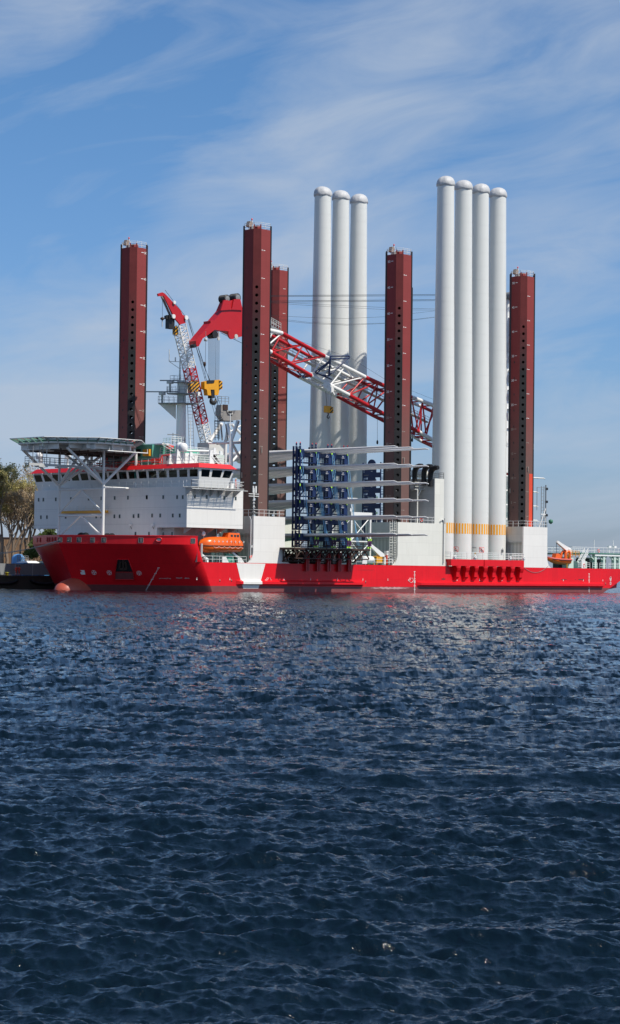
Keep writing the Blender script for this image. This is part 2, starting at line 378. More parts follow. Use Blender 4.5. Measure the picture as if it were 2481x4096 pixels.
# marks on the bow
def thruster(px,py,r=.46):
    c,n,r_,u_=onhull(px,py,.035); f=MB()
    k=24
    for i in range(k):
        a0,a1=2*math.pi*i/k,2*math.pi*(i+1)/k; q=lambda a,rr:c+r_*rr*math.cos(a)+u_*rr*math.sin(a)
        f.quad(q(a0,r*.88),q(a1,r*.88),q(a1,r),q(a0,r))
    for i in range(4):
        a=math.pi/2*i+math.pi/2; f.poly([c+(r_*math.cos(a)+u_*math.sin(a))*.05*r,c+(r_*math.cos(a+.36)+u_*math.sin(a+.36))*r*.74,c+(r_*math.cos(a-.36)+u_*math.sin(a-.36))*r*.74])
    part('thruster_symbol',f,MARK,hull)
for px,py in ((377,2290),(438,2290.5),(557,2292)): thruster(px,py)
f=MB(); c,n,r_,u_=onhull(331,2289,.035)
f.poly([c+r_*x+u_*y for x,y in ((-.42,.42),(.42,.42),(.46,-.42),(-.3,-.42),(-.42,-.25),(-.42,.0),(-.15,.1),(-.2,.3))]); part('bulb_symbol',f,MARK,hull)
f=MB()
for i in range(21):
    t=i/20; px=635-52*t; py=2271+92*t
    c,n,r_,u_=onhull(px,py,.035); w_=.42 if i%5==0 else .2
    f.quad(c-r_*w_/2-u_*.06,c+r_*w_/2-u_*.06,c+r_*w_/2+u_*.06,c-r_*w_/2+u_*.06)
part('draft_mark',f,MARK,hull)
for px,y0,y1 in ((1659,2286,2368),(2357,2295,2368)):
    f=MB()
    for i in range(24):
        p=U(px,y0+(y1-y0)*i/23,y=K-.03); w_=.2 if i%4 else .45; f.quad(p-Vector((w_/2,0,.05)),p+Vector((w_/2,0,-.05)),p+Vector((w_/2,0,.05)),p+Vector((-w_/2,0,.05)))
    part('draft_mark',f,MARK,hull)
for px in (788,920,1033,1137,1243,1350,1452,1552,1829,1919,2008,2254,2334,2412):
    f=MB(); p=U(px,2316+(px-788)*.0035,y=K-.03); f.box(p.x-.09,p.x+.09,K-.03,K-.028,p.z-.15,p.z+.02); f.box(p.x-.05,p.x+.05,K-.03,K-.028,p.z+.1,p.z+.22); part('frame_mark',f,MARK,hull)
for px in (1075,1645):       # line emblem with a small square beside it
    f=MB(); c=U(px,2322,y=K-.05)
    for a,b in (((-.9,0),(-.5,.3)),((-.5,.3),(-.3,.55)),((-.7,-.05),(-.1,-.4)),((-.1,-.4),(.2,-.4)),((.2,-.4),(.7,0)),((.7,0),(.3,.5)),((-.3,.1),(0,.5)),((-.8,.0),(-.3,.1))):
        f.bar(c+Vector((a[0],0,a[1])),c+Vector((b[0],0,b[1])),.035)
    for a,b in (((.8,-.4),(1.2,-.4)),((1.2,-.4),(1.2,.0)),((1.2,0),(.8,0)),((.8,0),(.8,-.4)),((.8,-.2),(1.2,-.2))): f.bar(c+Vector((a[0],0,a[1])),c+Vector((b[0],0,b[1])),.035)
    part('line_emblem',f,MARK,hull)
f=MB(); c=U(2443,2315,y=K-.04)
for i in range(20):
    a0,a1=2*math.pi*i/20,2*math.pi*(i+1)/20; q=lambda a,rr,dz:(c.x+rr*.7*math.cos(a),K-.04,c.z+dz+rr*math.sin(a))
    f.quad(q(a0,.38,0),q(a1,.38,0),q(a1,.46,0),q(a0,.46,0))
for s_ in (1,-1): f.poly([(c.x,K-.04,c.z),(c.x+.15*s_,K-.04,c.z+.36),(c.x-.15*s_,K-.04,c.z+.36)]); f.poly([(c.x,K-.04,c.z),(c.x+.24*s_,K-.04,c.z+.14),(c.x+.24*s_,K-.04,c.z-.14)])
f.poly([(c.x,K-.04,c.z),(c.x+.15,K-.04,c.z-.36),(c.x-.15,K-.04,c.z-.36)]); part('thruster_symbol',f,MARK,hull)
SCUF=paint('scraped_paint',(.16,.03,.03),.7,var=.4,scale=3); SCUL=paint('chalky_scrape',(.50,.30,.30),.7,var=.3,scale=2)
def scuff(x0_,x1_,y_,h_,m_,seed):
    rr=random.Random(seed); f=MB(); k=26; a=[];b_=[]
    for i in range(k+1):
        t=i/k; e=math.sin(math.pi*t)**.6; c=U(x0_+(x1_-x0_)*t,y_,y=K-.012); w1=h_*e*rr.uniform(.2,1); w2=h_*e*rr.uniform(.2,1); a.append((c.x,K-.012,c.z-w1)); b_.append((c.x,K-.012,c.z+w2))
    for i in range(k): f.quad(a[i],a[i+1],b_[i+1],b_[i])
    part('paint_scrape',f,m_,hull)
scuff(2243,2268,2318,.16,SCUF,1); scuff(2312,2338,2318,.2,SCUF,2); scuff(2300,2306,2319,.1,SCUF,12); scuff(1765,1783,2316,.25,SCUF,3); scuff(1480,1640,2352,.28,SCUL,4); scuff(640,690,2313,.12,SCUL,5) if False else None
scuff(1870,1960,2336,.05,SCUF,6); scuff(2000,2080,2338,.07,SCUF,7); scuff(1420,1450,2336,.12,SCUF,8); scuff(1430,1500,2280,.05,SCUF,9)
for q,(px,py,w_) in enumerate(((640,2313,1.6),(708,2312,.7),(742,2312,.5))):
    rr=random.Random(q); f=MB().mat(SCUL)
    for i in range(9): decal(f,px+i*w_*3.2,py+rr.uniform(-1.5,1.5),.3,rr.uniform(.05,.16),.03)
    part('paint_scrape',f,None,hull)
f=MB()
for i in range(20):
    a0,a1=2*math.pi*i/20,2*math.pi*(i+1)/20; f.quad(*[(U(2443,2315,y=K-.04).x+rr_*.7*math.cos(an),K-.04,U(2443,2315,y=K-.04).z-.95+rr_*math.sin(an)) for an,rr_ in ((a0,.22),(a1,.22),(a1,.34),(a0,.34))])
part('ring_symbol',f,MARK,hull)
f=MB(); f.prism([U(a,b,y=K+1.5) for a,b in ((2405,2366),(2440,2356),(2466,2351),(2469,2333),(2481,2318),(2425,2318))],(0,3,0)); part('stern_skeg',f,RED,hull)
# white trapezoid painted under the first casing
q=[U(a,b,y=K-.02) for a,b in ((947,2252.5),(1062,2255),(1041,2333.5),(966,2333.5))]
f=MB(); f.poly(q); part('white_panel',f,WHITE,hull)
# rubbing strakes with bevelled ends
def strake(x0,x1,white=None):
    f=MB().mat(RED); z1,z0,d=2.05,1.25,.55
    prof=lambda x,k:[(x,K,z1+.05*0),(x,K-d*k,z1-.25*k),(x,K-d*k,z0+.1),(x,K,z0-.1)]
    if white:
        a,b=white
        for (p,q_,m_) in ((x0+.8,a,RED),(a,b,WHITE),(b,x1-.3,RED)): f.mat(m_).loft([prof(p,1),prof(q_,1)],True,True)
        f.mat(WHITE); f.quad((a+.2,K-.021,z0-.1),(b-.2,K-.021,z0-.1),(b-.45,K-.021,.55),(a+.45,K-.021,.55))
    else: f.mat(RED).loft([prof(x0+.8,1),prof(x1-.3,1)],True,True)
    f.mat(RED).loft([[(x0,K-.01,z1-.1),(x0,K-.02,z1-.1),(x0,K-.02,z0),(x0,K-.01,z0)],prof(x0+.8,1)],True,True)
    f.mat(RED).loft([prof(x1-.3,1),[(x1,K-.01,z1-.1),(x1,K-.02,z1-.1),(x1,K-.02,z0),(x1,K-.01,z0)]],True,True)
    part('rubbing_strake',f,None,hull)
a=U(966,2340,y=K).x; b=U(1041,2340,y=K).x
strake(U(944,2340,y=K).x,U(1452,2340,y=K).x,(a,b)); strake(U(1666,2350,y=K).x,U(2412,2345,y=K).x)
for px,py in ((880,2325),(927,2325),(1272,2328),(1463,2331),(1820,2333),(2036,2335),(2202,2336),(2338,2337),(2423,2338)):
    p=U(px,py,y=K-.015); f=MB().mat(BLK); f.lathe((p.x,K-.015,p.z),[(.11,0),(.11,-.02)],10,'y'); f.mat(DIMM)
    f.quad((p.x-.03,K-.012,p.z-.1),(p.x+.05,K-.012,p.z-.1),(p.x+.1,K-.012,max(p.z-1.4,2.1)),(p.x-.06,K-.012,max(p.z-1.4,2.1)))
    part('scupper',f,None,hull)
# hull strap hanging near the stern casing
A=U(2085,2258,y=K-.08); B=U(2195,2262,y=K-.08); f=MB(); f.path([A.lerp(B,t/14)-Vector((0,0,1)) *(6.2*(t/14)*(1-t/14)) for t in range(15)],.04,5)
part('hanging_hose',f,GREY,hull)
# sponson with brackets
sp=MB().mat(RED); x0,x1,xm=48.5,71.3,58.6; YO=K-1.15
sp.box(x0,xm-.12,YO,K+.5,HD+.10,6.42); sp.box(xm+.12,x1,YO,K+.5,HD+.11,6.43); sp.box(xm-.12,xm+.12,YO+.35,K+.5,HD+.2,6.3)
sponson=part('sponson',sp,None,V)
for i in range(8):
    xb=U(1812+i*36.2,2262,y=K).x+.2
    f=MB().mat(RED)
    arch=[(0,HD+.1),(-1.15,HD+.1),(-1.15,4.75),(-1.02,4.3),(-.85,3.9),(-.80,3.2),(-.80,3.0),(0,1.95+.3)]
    f.prism([(xb-.10,K+y,z) for y,z in arch],(1.0 if i<0 else .95,0,0))
    f.prism([(xb-.5,K-.0,HD+.09),(xb-.5,K-1.1,HD+.09),(xb-.1,K-1.1,4.55),(xb-.1,K,4.3)],(.4,0,0))
    part('sponson_bracket',f,None,sponson)
f=MB(); f.rail([(x0,YO+.1,6.43),(x1,YO+.1,6.43)],1.35,1.6,.06,(.25,.5,.75,1)); f.rail([(x0,YO+.1,6.43),(x0,K+.5,6.43)],1.35,1.2,.045)
f.rail([(68.2,YO+.6,6.43),(x1,YO+.6,6.43)],1.3,1.2,.045); part('railing',f,WHT,sponson)
for x in (49.6,55.8,66.8,71.2):
    f=MB(); f.box(x-.3,x+.3,YO-.05,YO+.3,6.43,6.85); f.lathe((x,YO-.06,6.9),[(.32,0),(.32,-.1),(.12,-.1),(.12,-.02)],14,'y'); part('fairlead_roller',f,WHT,sponson)
# ------------------------------------------------------------------ legs
def leg_mesh():
    w=2.35/2; hh=2.14; mb=MB(); Z0,Z1=4.0,64.6
    corners=[(-w,-hh),(w,-hh),(hh,-w),(hh,w),(w,hh),(-w,hh),(-hh,w),(-hh,-w)]
    mb.mat(LEGR)
    for i in (0,2,4,6):
        a,b=corners[i],corners[(i+1)%8]; mb.quad((a[0],a[1],Z0),(b[0],b[1],Z0),(b[0],b[1],Z1),(a[0],a[1],Z1))
    # chamfer racks: thick plates with pin holes
    PT=.22; HR=.285; HS=1.45; ztop=54.9
    for i in (1,3,5,7):
        a=Vector((*corners[i],0)); b=Vector((*corners[(i+1)%8],0)); d=(b-a).normalized(); n=Vector((d.y,-d.x,0)); L=(b-a).length
        if n.dot(a)<0: n=-n
        P=lambda s,z,o: a+d*s+n*o+Vector((0,0,z))
        ext=[-.02,L+.02]
        nh=int((ztop-Z0)/HS)
        zs=[ztop-HS*(k+.5) for k in range(nh)]; zb=zs[-1]-HS/2
        for o in (PT,-.03):
            mb.mat(LEGP); mb.quad(P(ext[0],ztop,o),P(ext[1],ztop,o),P(ext[1],Z1+.02,o),P(ext[0],Z1+.02,o)); mb.quad(P(ext[0],Z0,o),P(ext[1],Z0,o),P(ext[1],zb,o),P(ext[0],zb,o))
            for zc in zs:
                m=16; cs=[]; sq=[]
                for k in range(m):
                    an=2*math.pi*k/m+math.pi/4; cs.append(P(L/2+HR*math.cos(an),zc+HR*math.sin(an),o))
                    c_,s_=math.cos(an),math.sin(an); q=1/max(abs(c_),abs(s_)); X=c_*q; Y=s_*q
                    sq.append(P(L/2+X*(L/2+.02),zc+Y*HS/2,o))
                vs=cs+sq; mb.add(vs,[(k,(k+1)%m,m+(k+1)%m,m+k) for k in range(m)])
        mb.mat(DARK)
        for s_ in ext: mb.quad(P(s_,Z0,-.03),P(s_,Z0,PT),P(s_,Z1+.75,PT),P(s_,Z1+.75,-.03))
        mb.mat(LEGR)
        for s0,s1 in ((-.02,.22),(L-.22,L+.02)):
            for o in (PT,-.03): mb.quad(P(s0,Z1+.02,o),P(s1,Z1+.02,o),P(s1,Z1+.75,o),P(s0,Z1+.75,o))
        mb.mat(DARK)
        for zc in zs:
            m=16; vs=[]
            for k in range(m):
                an=2*math.pi*k/m; vs+= [P(L/2+HR*math.cos(an),zc+HR*math.sin(an),PT),P(L/2+HR*math.cos(an),zc+HR*math.sin(an),-.03)]
            mb.add(vs,[(2*k,2*((k+1)%m),2*((k+1)%m)+1,2*k+1) for k in range(m)])
    mb.mat(LEGR); mb.poly([(x,y,Z1) for x,y in corners])
    return mesh('leg',mb)
LEGM=leg_mesh()
lr=MB(); w=2.35/2; hh=2.05
lr.rail([(-w,-hh,64.62),(w,-hh,64.62),(hh,-w,64.62),(hh,w,64.62),(w,hh,64.62),(-w,hh,64.62),(-hh,w,64.62),(-hh,-w,64.62),(-w,-hh,64.62)],1.15,1.0,.035,(.4,.75,1)); LRM=mesh('railing',lr,WHT)
ll=MB(); ll.mat(GREY).box(-1.3,-.6,.2,.9,64.6,65.3)
ll.mat(paint('lamp_housing',(.33,.25,.19),.5)); ll.prism([(-1.9,.3,65.3),(-1.2,.3,65.1),(-.95,.3,66.1),(-1.6,.3,66.2)],(0,.8,0))
ll.mat(WHT); ll.bar((-.6,.2,64.6),(-1.0,.4,66.4),.06); ll.bar((-1.4,.9,64.6),(-1.0,.5,66.4),.06); ll.bar((-.2,.6,65),(-.9,.5,66.4),.05)
ll.mat(WOODR).lathe((-1,.45,66.4),[(.05,0),(.13,.05),(.13,.3),(.02,.42)],8)
LLM=mesh('navigation_light',ll)
lk=MB(); lk.mat(LEGR); lk.box(-.5,.5,-.5,.5,64.62,65.5); LKM=mesh('top_fitting',lk,LEGR)
LEGX=[]
for i in range(3):
    for j in (0,1):
        lg=part('leg',LEGM,None,V,loc=(i*S,j*T,0)); LEGX.append(lg)
        part('railing',LRM,None,lg); part('navigation_light',LLM,None,lg); part('top_fitting',LKM,None,lg)
        # height marks: short bars every five metres with their numbers
        f=MB().mat(MARK); yp=-2.14-.015; ztops={(0,0):60.8,(1,0):60.6,(2,0):60.5,(0,1):63.75,(1,1):60.9,(2,1):60.6}[(i,j)]
        k=0; z=ztops
        while z>14:
            f.mat(MARK if z>34 else DIMM)
            num=str(50-5*k)
            if (i,j)==(0,1):
                f.box(-.1,.52,yp,yp+.01,z-.05,z+.06); put_text(f,num,.62,(.95,yp,z-.05),(1,0,0))
            elif (i,j)==(1,1):
                f.box(-.1,.25,yp,yp+.01,z-.04,z+.04); put_text(f,num,.3,(.45,yp,z),(1,0,0))
            else:
                f.box(-.55,-.15,yp,yp+.01,z-.05,z+.05); put_text(f,num,.34,(-.85,yp,z),(1,0,0))
            z-=5; k+=1
        if (i,j) in ((1,0),(2,0),(1,1)):
            k=0; z=63.3; xp=-2.14-.015
            while z>14:
                f.mat(MARK if z>34 else DIMM); f.box(xp,xp+.01,-.45,.1,z-.05,z+.05); put_text(f,str(50-5*k),.66,(xp,.62,z-.05),(0,-1,0)); z-=5; k+=1
        part('height_marks',f,None,lg)
        f=MB().mat(DARK)
        z=47
        while z>14: f.box(-2.16,-2.13,.1,.32,z-.2,z+.2); z-=3.3
        f.mat(DIMM); f.box(-.62,-.5,-2.35,-2.14,24.6,25.6); f.box(-2.35,-2.14,.9,1.05,20.2,21.2); part('lifting_lug',f,None,lg)
# fresh red primer patch on the aft near leg
f=MB(); f.box(.05+2*S,1.18+2*S,-2.152,-2.145,13.4,24.2); part('primer_patch',f,paint('fresh_red_primer',(.72,.07,.03),.5,var=.1,scale=.8),V,'bright red repainted strip at the foot of the leg')
# ------------------------------------------------------------------ leg casings
def fillet(xa,za,xb,zb,n=8):   # quarter curve from vertical (xa,za) to horizontal (xb,zb)
    return [(xb+(xa-xb)*math.cos(math.pi/2*t/n)**1.0 if False else xa+(xb-xa)*(1-math.cos(math.pi/2*t/n)), za+(zb-za)*math.sin(math.pi/2*t/n)) for t in range(n+1)]
def casing(x0,x1,y0,y1,side,zt=13.3,fr=1.5):
    f=MB().mat(WHITE if side else CREAM)
    zf=HD+2.2
    out=[(x0,zt)]+fillet(x0,zf,x0-fr,HD+.01)+fillet(x1,zf,x1+fr,HD+.01)[::-1]+[(x1,zt)]
    yface=y0-.004 if side else y1
    f.prism([(x,y0-.004,z) for x,z in out],(0,.35,0)); f.prism([(x,y1-.35,z) for x,z in out],(0,.354,0))
    f.mat(GREYW); f.box(x0+.05,x1-.05,y0+.346,y1-.346,10.2,zt-.001)
    f.mat(CORR); f.box(x0+.35,x1-.35,y0+.346,y1-.346,HD+.01,10.2)
    f.mat(GREYW)
    for z in (10.0,7.6): f.bar((x0+.1,y0+.35,z),(x0+.1,y1-.35,z),.09)
    c_=part('leg_casing',f,None,V)
    g=MB(); g.rail([(x0+.1,y1-.1,zt),(x0+.1,y0+.08,zt),(x1-.1,y0+.08,zt),(x1-.1,y1-.1,zt),(x0+.1,y1-.1,zt)],1.15,1.3,.04,(.5,1)); part('railing',g,WHT if side else WHT,c_)
    return c_
cs1=casing(-4.17,3.7,K,4.14,1); cs2=casing(34.13,48.0,K,4.14,0,13.22); cs3=casing(72.5,80.4,K,4.14,1)
for i in range(3): casing(i*S-4.1,i*S+4.0,T-4.14,SB,0)
# mast light and pipes on the first casing
f=MB(); f.tube((-4.6,K+.25,5.2),(-4.6,K+.25,12.6),.09); f.tube((-4.6,K+.25,12.6),(-4.9,K+.3,13.2),.09); f.tube((-3.9,K+.3,13.3),(-3.9,K+.3,18.2),.11); f.bar((-5.2,K+.3,17.2),(-2.7,K+.3,17.2),.08); f.bar((-5.2,K+.3,16.8),(-2.7,K+.3,16.8),.08); f.box(-4.2,-4.0,K+.2,K+.4,17.4,18.6); f.box(-3.6,-3.3,K+.2,K+.4,17.4,18.6)
for z in (14,14.8,15.5,16): f.lathe((-3.9,K+.3,z),[(.1,0),(.32,.05),(.1,.15)],10)
part('signal_post',f,WHT,cs1)
f=MB(); f.path([(47.4,K-.12,5.6),(47.4,K-.12,13.6),(47.2,K-.12,13.95),(46.7,K-.12,14.0),(46.4,K-.12,13.6)],.15,8); part('vent_pipe',f,GREYW,cs2)
f=MB(); f.ladder((32.9,K+.6,5.2),(32.9,K+.6,13.4),(1,0,0),.7,.06,.5); f.ladder((33.7,K+.3,5.2),(33.7,K+.3,13.4),(1,0,0),.5,.05,.45)
for z in (7,9.3,11.6): f.bar((32.5,K+.6,z),(34.2,K+.3,z),.07)
part('ladder',f,CREAM,cs2)
# engine casing block with exhaust pipes
fb=MB().mat(CREAM); fb.box(44.8,47.55,K+.002,2.6,13.22,21.9); fb.mat(GREYW).box(44.74,44.8,K+.05,2.6,13.25,21.8)
fun=part('funnel_block',fb,None,V)
for px,py in ((1660,1905),(1697,1907),(1723,1912)):
    f=MB(); f.path([U(px+a_,py+b_,x=44.1) for a_,b_ in ((-1,34),(-1,0),(0,-18),(3,-29),(9,-37),(18,-41),(30,-42))],[.5,.5,.52,.55,.55,.5,.4],12); part('exhaust_pipe',f,BLK,fun)
f=MB().mat(GREY); f.rail([(44.8,4.5,21.6),(47.5,4.5,21.6),(47.5,K+.1,21.9),(46.4,K+.1,21.9)],1.2,1.2,.05); f.mat(GREYW); f.box(41.8,44.7,-1.6,2.6,19.7,19.85); f.mat(CREAM); f.rail([(44.7,-1.6,19.85),(41.8,-1.6,19.85),(41.8,2.6,19.85),(44.7,2.6,19.85)],1.3,1.2,.06)
f.tube((42.6,-1.6,13.2),(42.6,-1.6,19.7),.16); f.bar((42.6,-1.6,18.2),(43.6,-1.6,19.6),.08); part('exhaust_platform',f,None,fun)
f=MB().mat(GREY); f.box(38.5+2.3,44.7,2.7,3.8,13.25,19.6); part('funnel_side_wall',f,GREY,fun)
# ------------------------------------------------------------------ superstructure
X0,X1=-20.22,-6.85
s=MB().mat(WHITE); s.box(X0,X1,K,36.95,10.95,17.93)
sup=part('accommodation_block',s,None,V)
s=MB().mat(WHITE); s.box(X0+.003,X1-.6,3.4,29.5,8.2,10.949); s.mat(GREYW).box(-19.0,-9.0,.3,3.397,8.2,10.948); s.box(-16.6,-8.5,2.0,33.0,HD+.02,8.15); part('lower_house',s,None,V)
f=MB()
for z in (14.42,11.55): f.box(X0-.012,X0,K,36.95,z-.02,z+.02); f.box(X0,X1,K-.012,K,z-.02,z+.02)
part('weld_seam',f,GREYW,sup)
f=MB()
for y in range(0,5): f.prism([(X0+1.5+y*2.6,K+.05,10.94),(X0+1.5+y*2.6,K+2.3,10.94),(X0+1.5+y*2.6,K+2.3,9.9)],(.08,0,0))
part('bracket',f,GREYW,sup)
def port(px,py,**k):
    c=U(px,py,**k); f=MB()
    if 'x' in k:
        x=c.x-.03; f.mat(GREYW).box(x+.005,X0+.001,c.y-.25,c.y+.25,c.z-.36,c.z+.36); f.mat(WIN).box(x-.004,x+.01,c.y-.2,c.y+.2,c.z-.3,c.z+.3)
    else:
        y=c.y-.03; f.mat(GREYW).box(c.x-.25,c.x+.25,y+.005,K+.001,c.z-.36,c.z+.36); f.mat(WIN).box(c.x-.2,c.x+.2,y-.004,y+.01,c.z-.3,c.z+.3)
    part('window',f,None,sup)
g1=lambda a:a/2.487; 
for a in (386,433,557,707,884,1011,1143,1275,1462): port(g1(a),1999-(g1(a)-155)*.023,x=X0)
for a in (94,258,396,452): port(550+g1(a),1988.5,x=X0)
for a in (409,469,655,832,959,1011,1140,1192,1331,1379): port(g1(a),2069-(g1(a)-160)*.012,x=X0)
for a in (11,147,228,353,422): port(550+g1(a),2062,x=X0)
for a,b in ((578,2135),(770,2135),(972,2135),(1098,2135)): port(380+a/3.552,b,x=X0)
for a,b in ((571,710),(689,715),(863,724),(977,730)): port(550+g1(a),1700+g1(b),y=K)
# bridge : leaning window band on all sides, hollow inside
ZB,ZW0,ZW1,ZR,ZT=17.93,19.62,20.85,21.15,21.93
bx0,bx1,by0,by1=-18.5,-11.9,-5.25,38.0
LE=.85
def bp(x,y,z):   # lean outwards with height
    k=(z-ZB)/(ZR-ZB)*LE; return (x-k if x==bx0 else x+k*1.3, y-k if y==by0 else y+k, z)
b=MB().mat(BWALL)
def bwall(p,q,wins):
    (xa,ya),(xb_,yb)=p,q
    # p,q plan corners; wins list of (t0,t1)
    def pt(t,z):
        A=Vector(bp(xa,ya,z)); B=Vector(bp(xb_,yb,z)); return A.lerp(B,1-t if (xa==bx0 and xb_==bx0) or (ya==by1 and yb==by1) else t)
    b.quad(pt(0,ZB),pt(1,ZB),pt(1,ZW0),pt(0,ZW0)); b.quad(pt(0,ZW1),pt(1,ZW1),pt(1,ZR),pt(0,ZR))
    e=[0]+[v for w_ in wins for v in w_]+[1]
    for i in range(0,len(e),2): b.quad(pt(e[i],ZW0),pt(e[i+1],ZW0),pt(e[i+1],ZW1),pt(e[i],ZW1))
    return [[pt(t0,ZW0),pt(t1,ZW0),pt(t1,ZW1),pt(t0,ZW1)] for t0,t1 in wins]
nw=17; wl=[]
ww=[((i+.12)/nw,(i+.88)/nw) for i in range(nw)]
wl+=bwall((bx0,by0),(bx0,by1),ww); w4=[(.07,.31),(.38,.66),(.72,.95)]
wl+=bwall((bx0,by0),(bx1,by0),w4); wl+=bwall((bx0,by1),(bx1,by1),w4); wl+=bwall((bx1,by0),(bx1,by1),[((i+.1)/14,(i+.9)/14) for i in range(6,14)])
b.box(bx0,bx1,by0,by1,ZB-.1,ZB)
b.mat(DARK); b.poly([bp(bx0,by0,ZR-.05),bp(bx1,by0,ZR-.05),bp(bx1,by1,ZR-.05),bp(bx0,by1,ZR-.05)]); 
b.mat(GREY); 
for y in (1,9,17,25,33): b.box(-13.8,-12.8,y,y+2.5,ZB,ZB+1.3)
bridge=part('bridge',b,None,V)
for q in wl:
    f=MB().mat(GLASS); f.quad(*q); f.mat(WHT)
    part('window',f,None,bridge)
f=MB().mat(ROOFR); OV=.28
A=[bp(bx0,by0,ZR),bp(bx1,by0,ZR),bp(bx1,by1,ZR),bp(bx0,by1,ZR)]; o=lambda p,sx,sy,dz:(p[0]+sx,p[1]+sy,p[2]+dz)
low_=[o(A[0],-OV,-OV,0),o(A[1],OV,-OV,0),o(A[2],OV,OV,0),o(A[3],-OV,OV,0)]
top=[o(A[0],.25,.25,.78),o(A[1],-1.0,.25,.78),o(A[2],-1.0,-1.0,.78),o(A[3],.25,-1.0,.78)]
f.loft([low_,top]); part('roof_fascia',f,None,bridge)
f=MB(); f.prism([(p[0]+(.15 if p[0]<-15 else -.15),p[1]+(.15 if p[1]<10 else -.15),p[2]+.001) for p in top],(0,0,.012)); part('roof_deck',f,DECKP,bridge)
f=MB(); f.box(-19.65,-19.5,by0+.2,by1-.2,ZR-.14,ZR-.04)
for i in range(18): y=by0+.3+i*2.53; f.box(-19.75,-19.4,y-.12,y+.12,ZR-.25,ZR-.02)
part('window_wiper_rail',f,GREYW,bridge)
ab=MB().mat(WHT); ab.box(-11.0,-7.3,3,14,ZB+.01,19.7); ab.box(-11,-7.0,2.6,14.4,20.7,21.1); ab.mat(WIN).box(-10.9,-7.2,2.8,14.2,19.7,20.7); ab.mat(ROOFR); ab.loft([[(-11,1.9,21.1),(-6.3,1.9,21.1),(-6.3,14.9,21.1),(-11,14.9,21.1)],[(-11,2.6,21.8),(-7.4,2.6,21.8),(-7.4,14.2,21.8),(-11,14.2,21.8)]])
part('aft_bridge',ab,None,V)
# wing platform, rails round the walkway
f=MB().mat(GREYW)
for k in range(13): f.box(-21.2,-8.8,K-2.2+k*.17,K-2.2+k*.17+.05,17.76,17.86)
for k in range(9): f.box(-21.2+k*1.54,-21.12+k*1.54,K-2.2,K-.003,17.6,17.75)
for k in range(7): x=-20.6+k*1.9; f.prism([(x,K-2.1,17.71),(x,K-.01,17.71),(x,K-.01,16.3)],(.1,0,0))
f.mat(WHT); f.rail([(-21.2,K-.1,17.86),(-21.2,K-2.15,17.86),(-8.8,K-2.15,17.86),(-8.8,K,17.86)],1.15,1.6,.04,(.5,1)); f.bar((-21.2,K-2.3,17.5),(-8.0,K-2.3,17.5),.06)
part('bridge_wing_platform',f,None,V)
f=MB(); f.rail([(X0+.1,-3.9,ZB),(X0+.1,36.8,ZB)],1.15,1.9,.035,(.5,1)); f.rail([(-8.8,K+.1,ZB),(X1-.1,K+.1,ZB),(X1-.1,3,ZB)],1.15,1.2,.045); part('railing',f,WHT,sup)
f=MB().mat(WHT)
for x,y,h_ in ((-10.5,-3.6,1.0),(-9.2,-3.8,.9)): f.box(x-.4,x+.4,y-.2,y+.2,ZB,ZB+h_)
f.mat(WOODR).box(-11.9,-10.7,-3.9,-3.7,ZB+.1,ZB+1.1); part('deck_locker',f,None,sup)
# bell lamps along the front
for px,py in ((522,2102),(611,2102),(158,2116)):
    c=U(px,py,x=X0-.3); f=MB().mat(GREY); f.bar((X0,c.y,c.z-.6),(X0-.35,c.y,c.z-.1),.06); f.mat(MARK).box(X0-.5,X0-.2,c.y-.25,c.y+.25,c.z-.15,c.z+.25); part('floodlight',f,None,sup)
f=MB().mat(YEL); a=U(251,2052,x=X0-.5); c=U(434,2048,x=X0-.5); f.box(X0-.9,X0-.5,c.y,a.y,a.z-.12,a.z+.32); f.mat(WHT)
for k in range(6): y=c.y+(a.y-c.y)*(k+.3)/6; f.bar((X0,y,a.z+1.2),(X0-.9,y-.6,a.z+.35),.05); f.bar((X0,y,a.z+.4),(X0-.9,y,a.z+.35),.05)
part('gangway_rack',f,None,sup)
# ------------------------------------------------------------------ top of the bridge
TZ=21.95
f=MB().mat(GREEN); f.box(-17.4,-9.5,8.0,21.5,TZ,25.6); f.mat(WHT); f.box(-15.8,-9.6,1.2,7.9,TZ,24.0); f.mat(PALEG); f.box(-12.6,-9.8,-2.4,1.1,TZ,23.8); f.mat(GREEN); f.box(-14.6,-10.6,3.2,7.4,24.0,24.9)
f.mat(DARK); 
for y in (11,14.2): f.box(-17.46,-17.4,y,y+1.1,23.6,24.9)
for y in (2.4,5.2): f.box(-15.86,-15.8,y,y+.8,22.8,23.6)
f.mat(GREY).box(-17.47,-17.4,16.5,18.6,22.4,24.2)
dh=part('deckhouse',f,None,V)
f=MB(); 
f.rail([(-18.6,-4.2,TZ),(-18.6,36.5,TZ)],1.1,1.7,.035,(.5,1)); f.rail([(-18.6,-4.2,TZ),(-11.5,-4.2,TZ),(-11.5,4,TZ)],1.15,1.1,.045,(.33,.66,1)); f.rail([(-9.8,1.3,24.0),(-15.7,1.3,24.0),(-15.7,7.8,24.0)],1.1,1.4,.045)
f.rail([(-12.5,-2.3,23.8),(-12.5,1.1,23.8)],1.1,1.1,.045); part('railing',f,WHT,dh)
f=MB(); 
for x,y,h_ in ((-17.8,-2,2.0),(-17.6,1.5,2.6),(-17.5,3.5,1.8),(-14,-3,2.5),(-12.6,-2.4,3),(-10.2,-1.5,2.6)):
    f.prism([(x,y,TZ),(x+1.2,y,TZ),(x+.7,y,TZ+h_),(x+.2,y,TZ+h_)],(0,.25,0)); f.bar((x+.5,y,TZ+h_*.6),(x+2.1,y-.2,TZ+.1),.09)
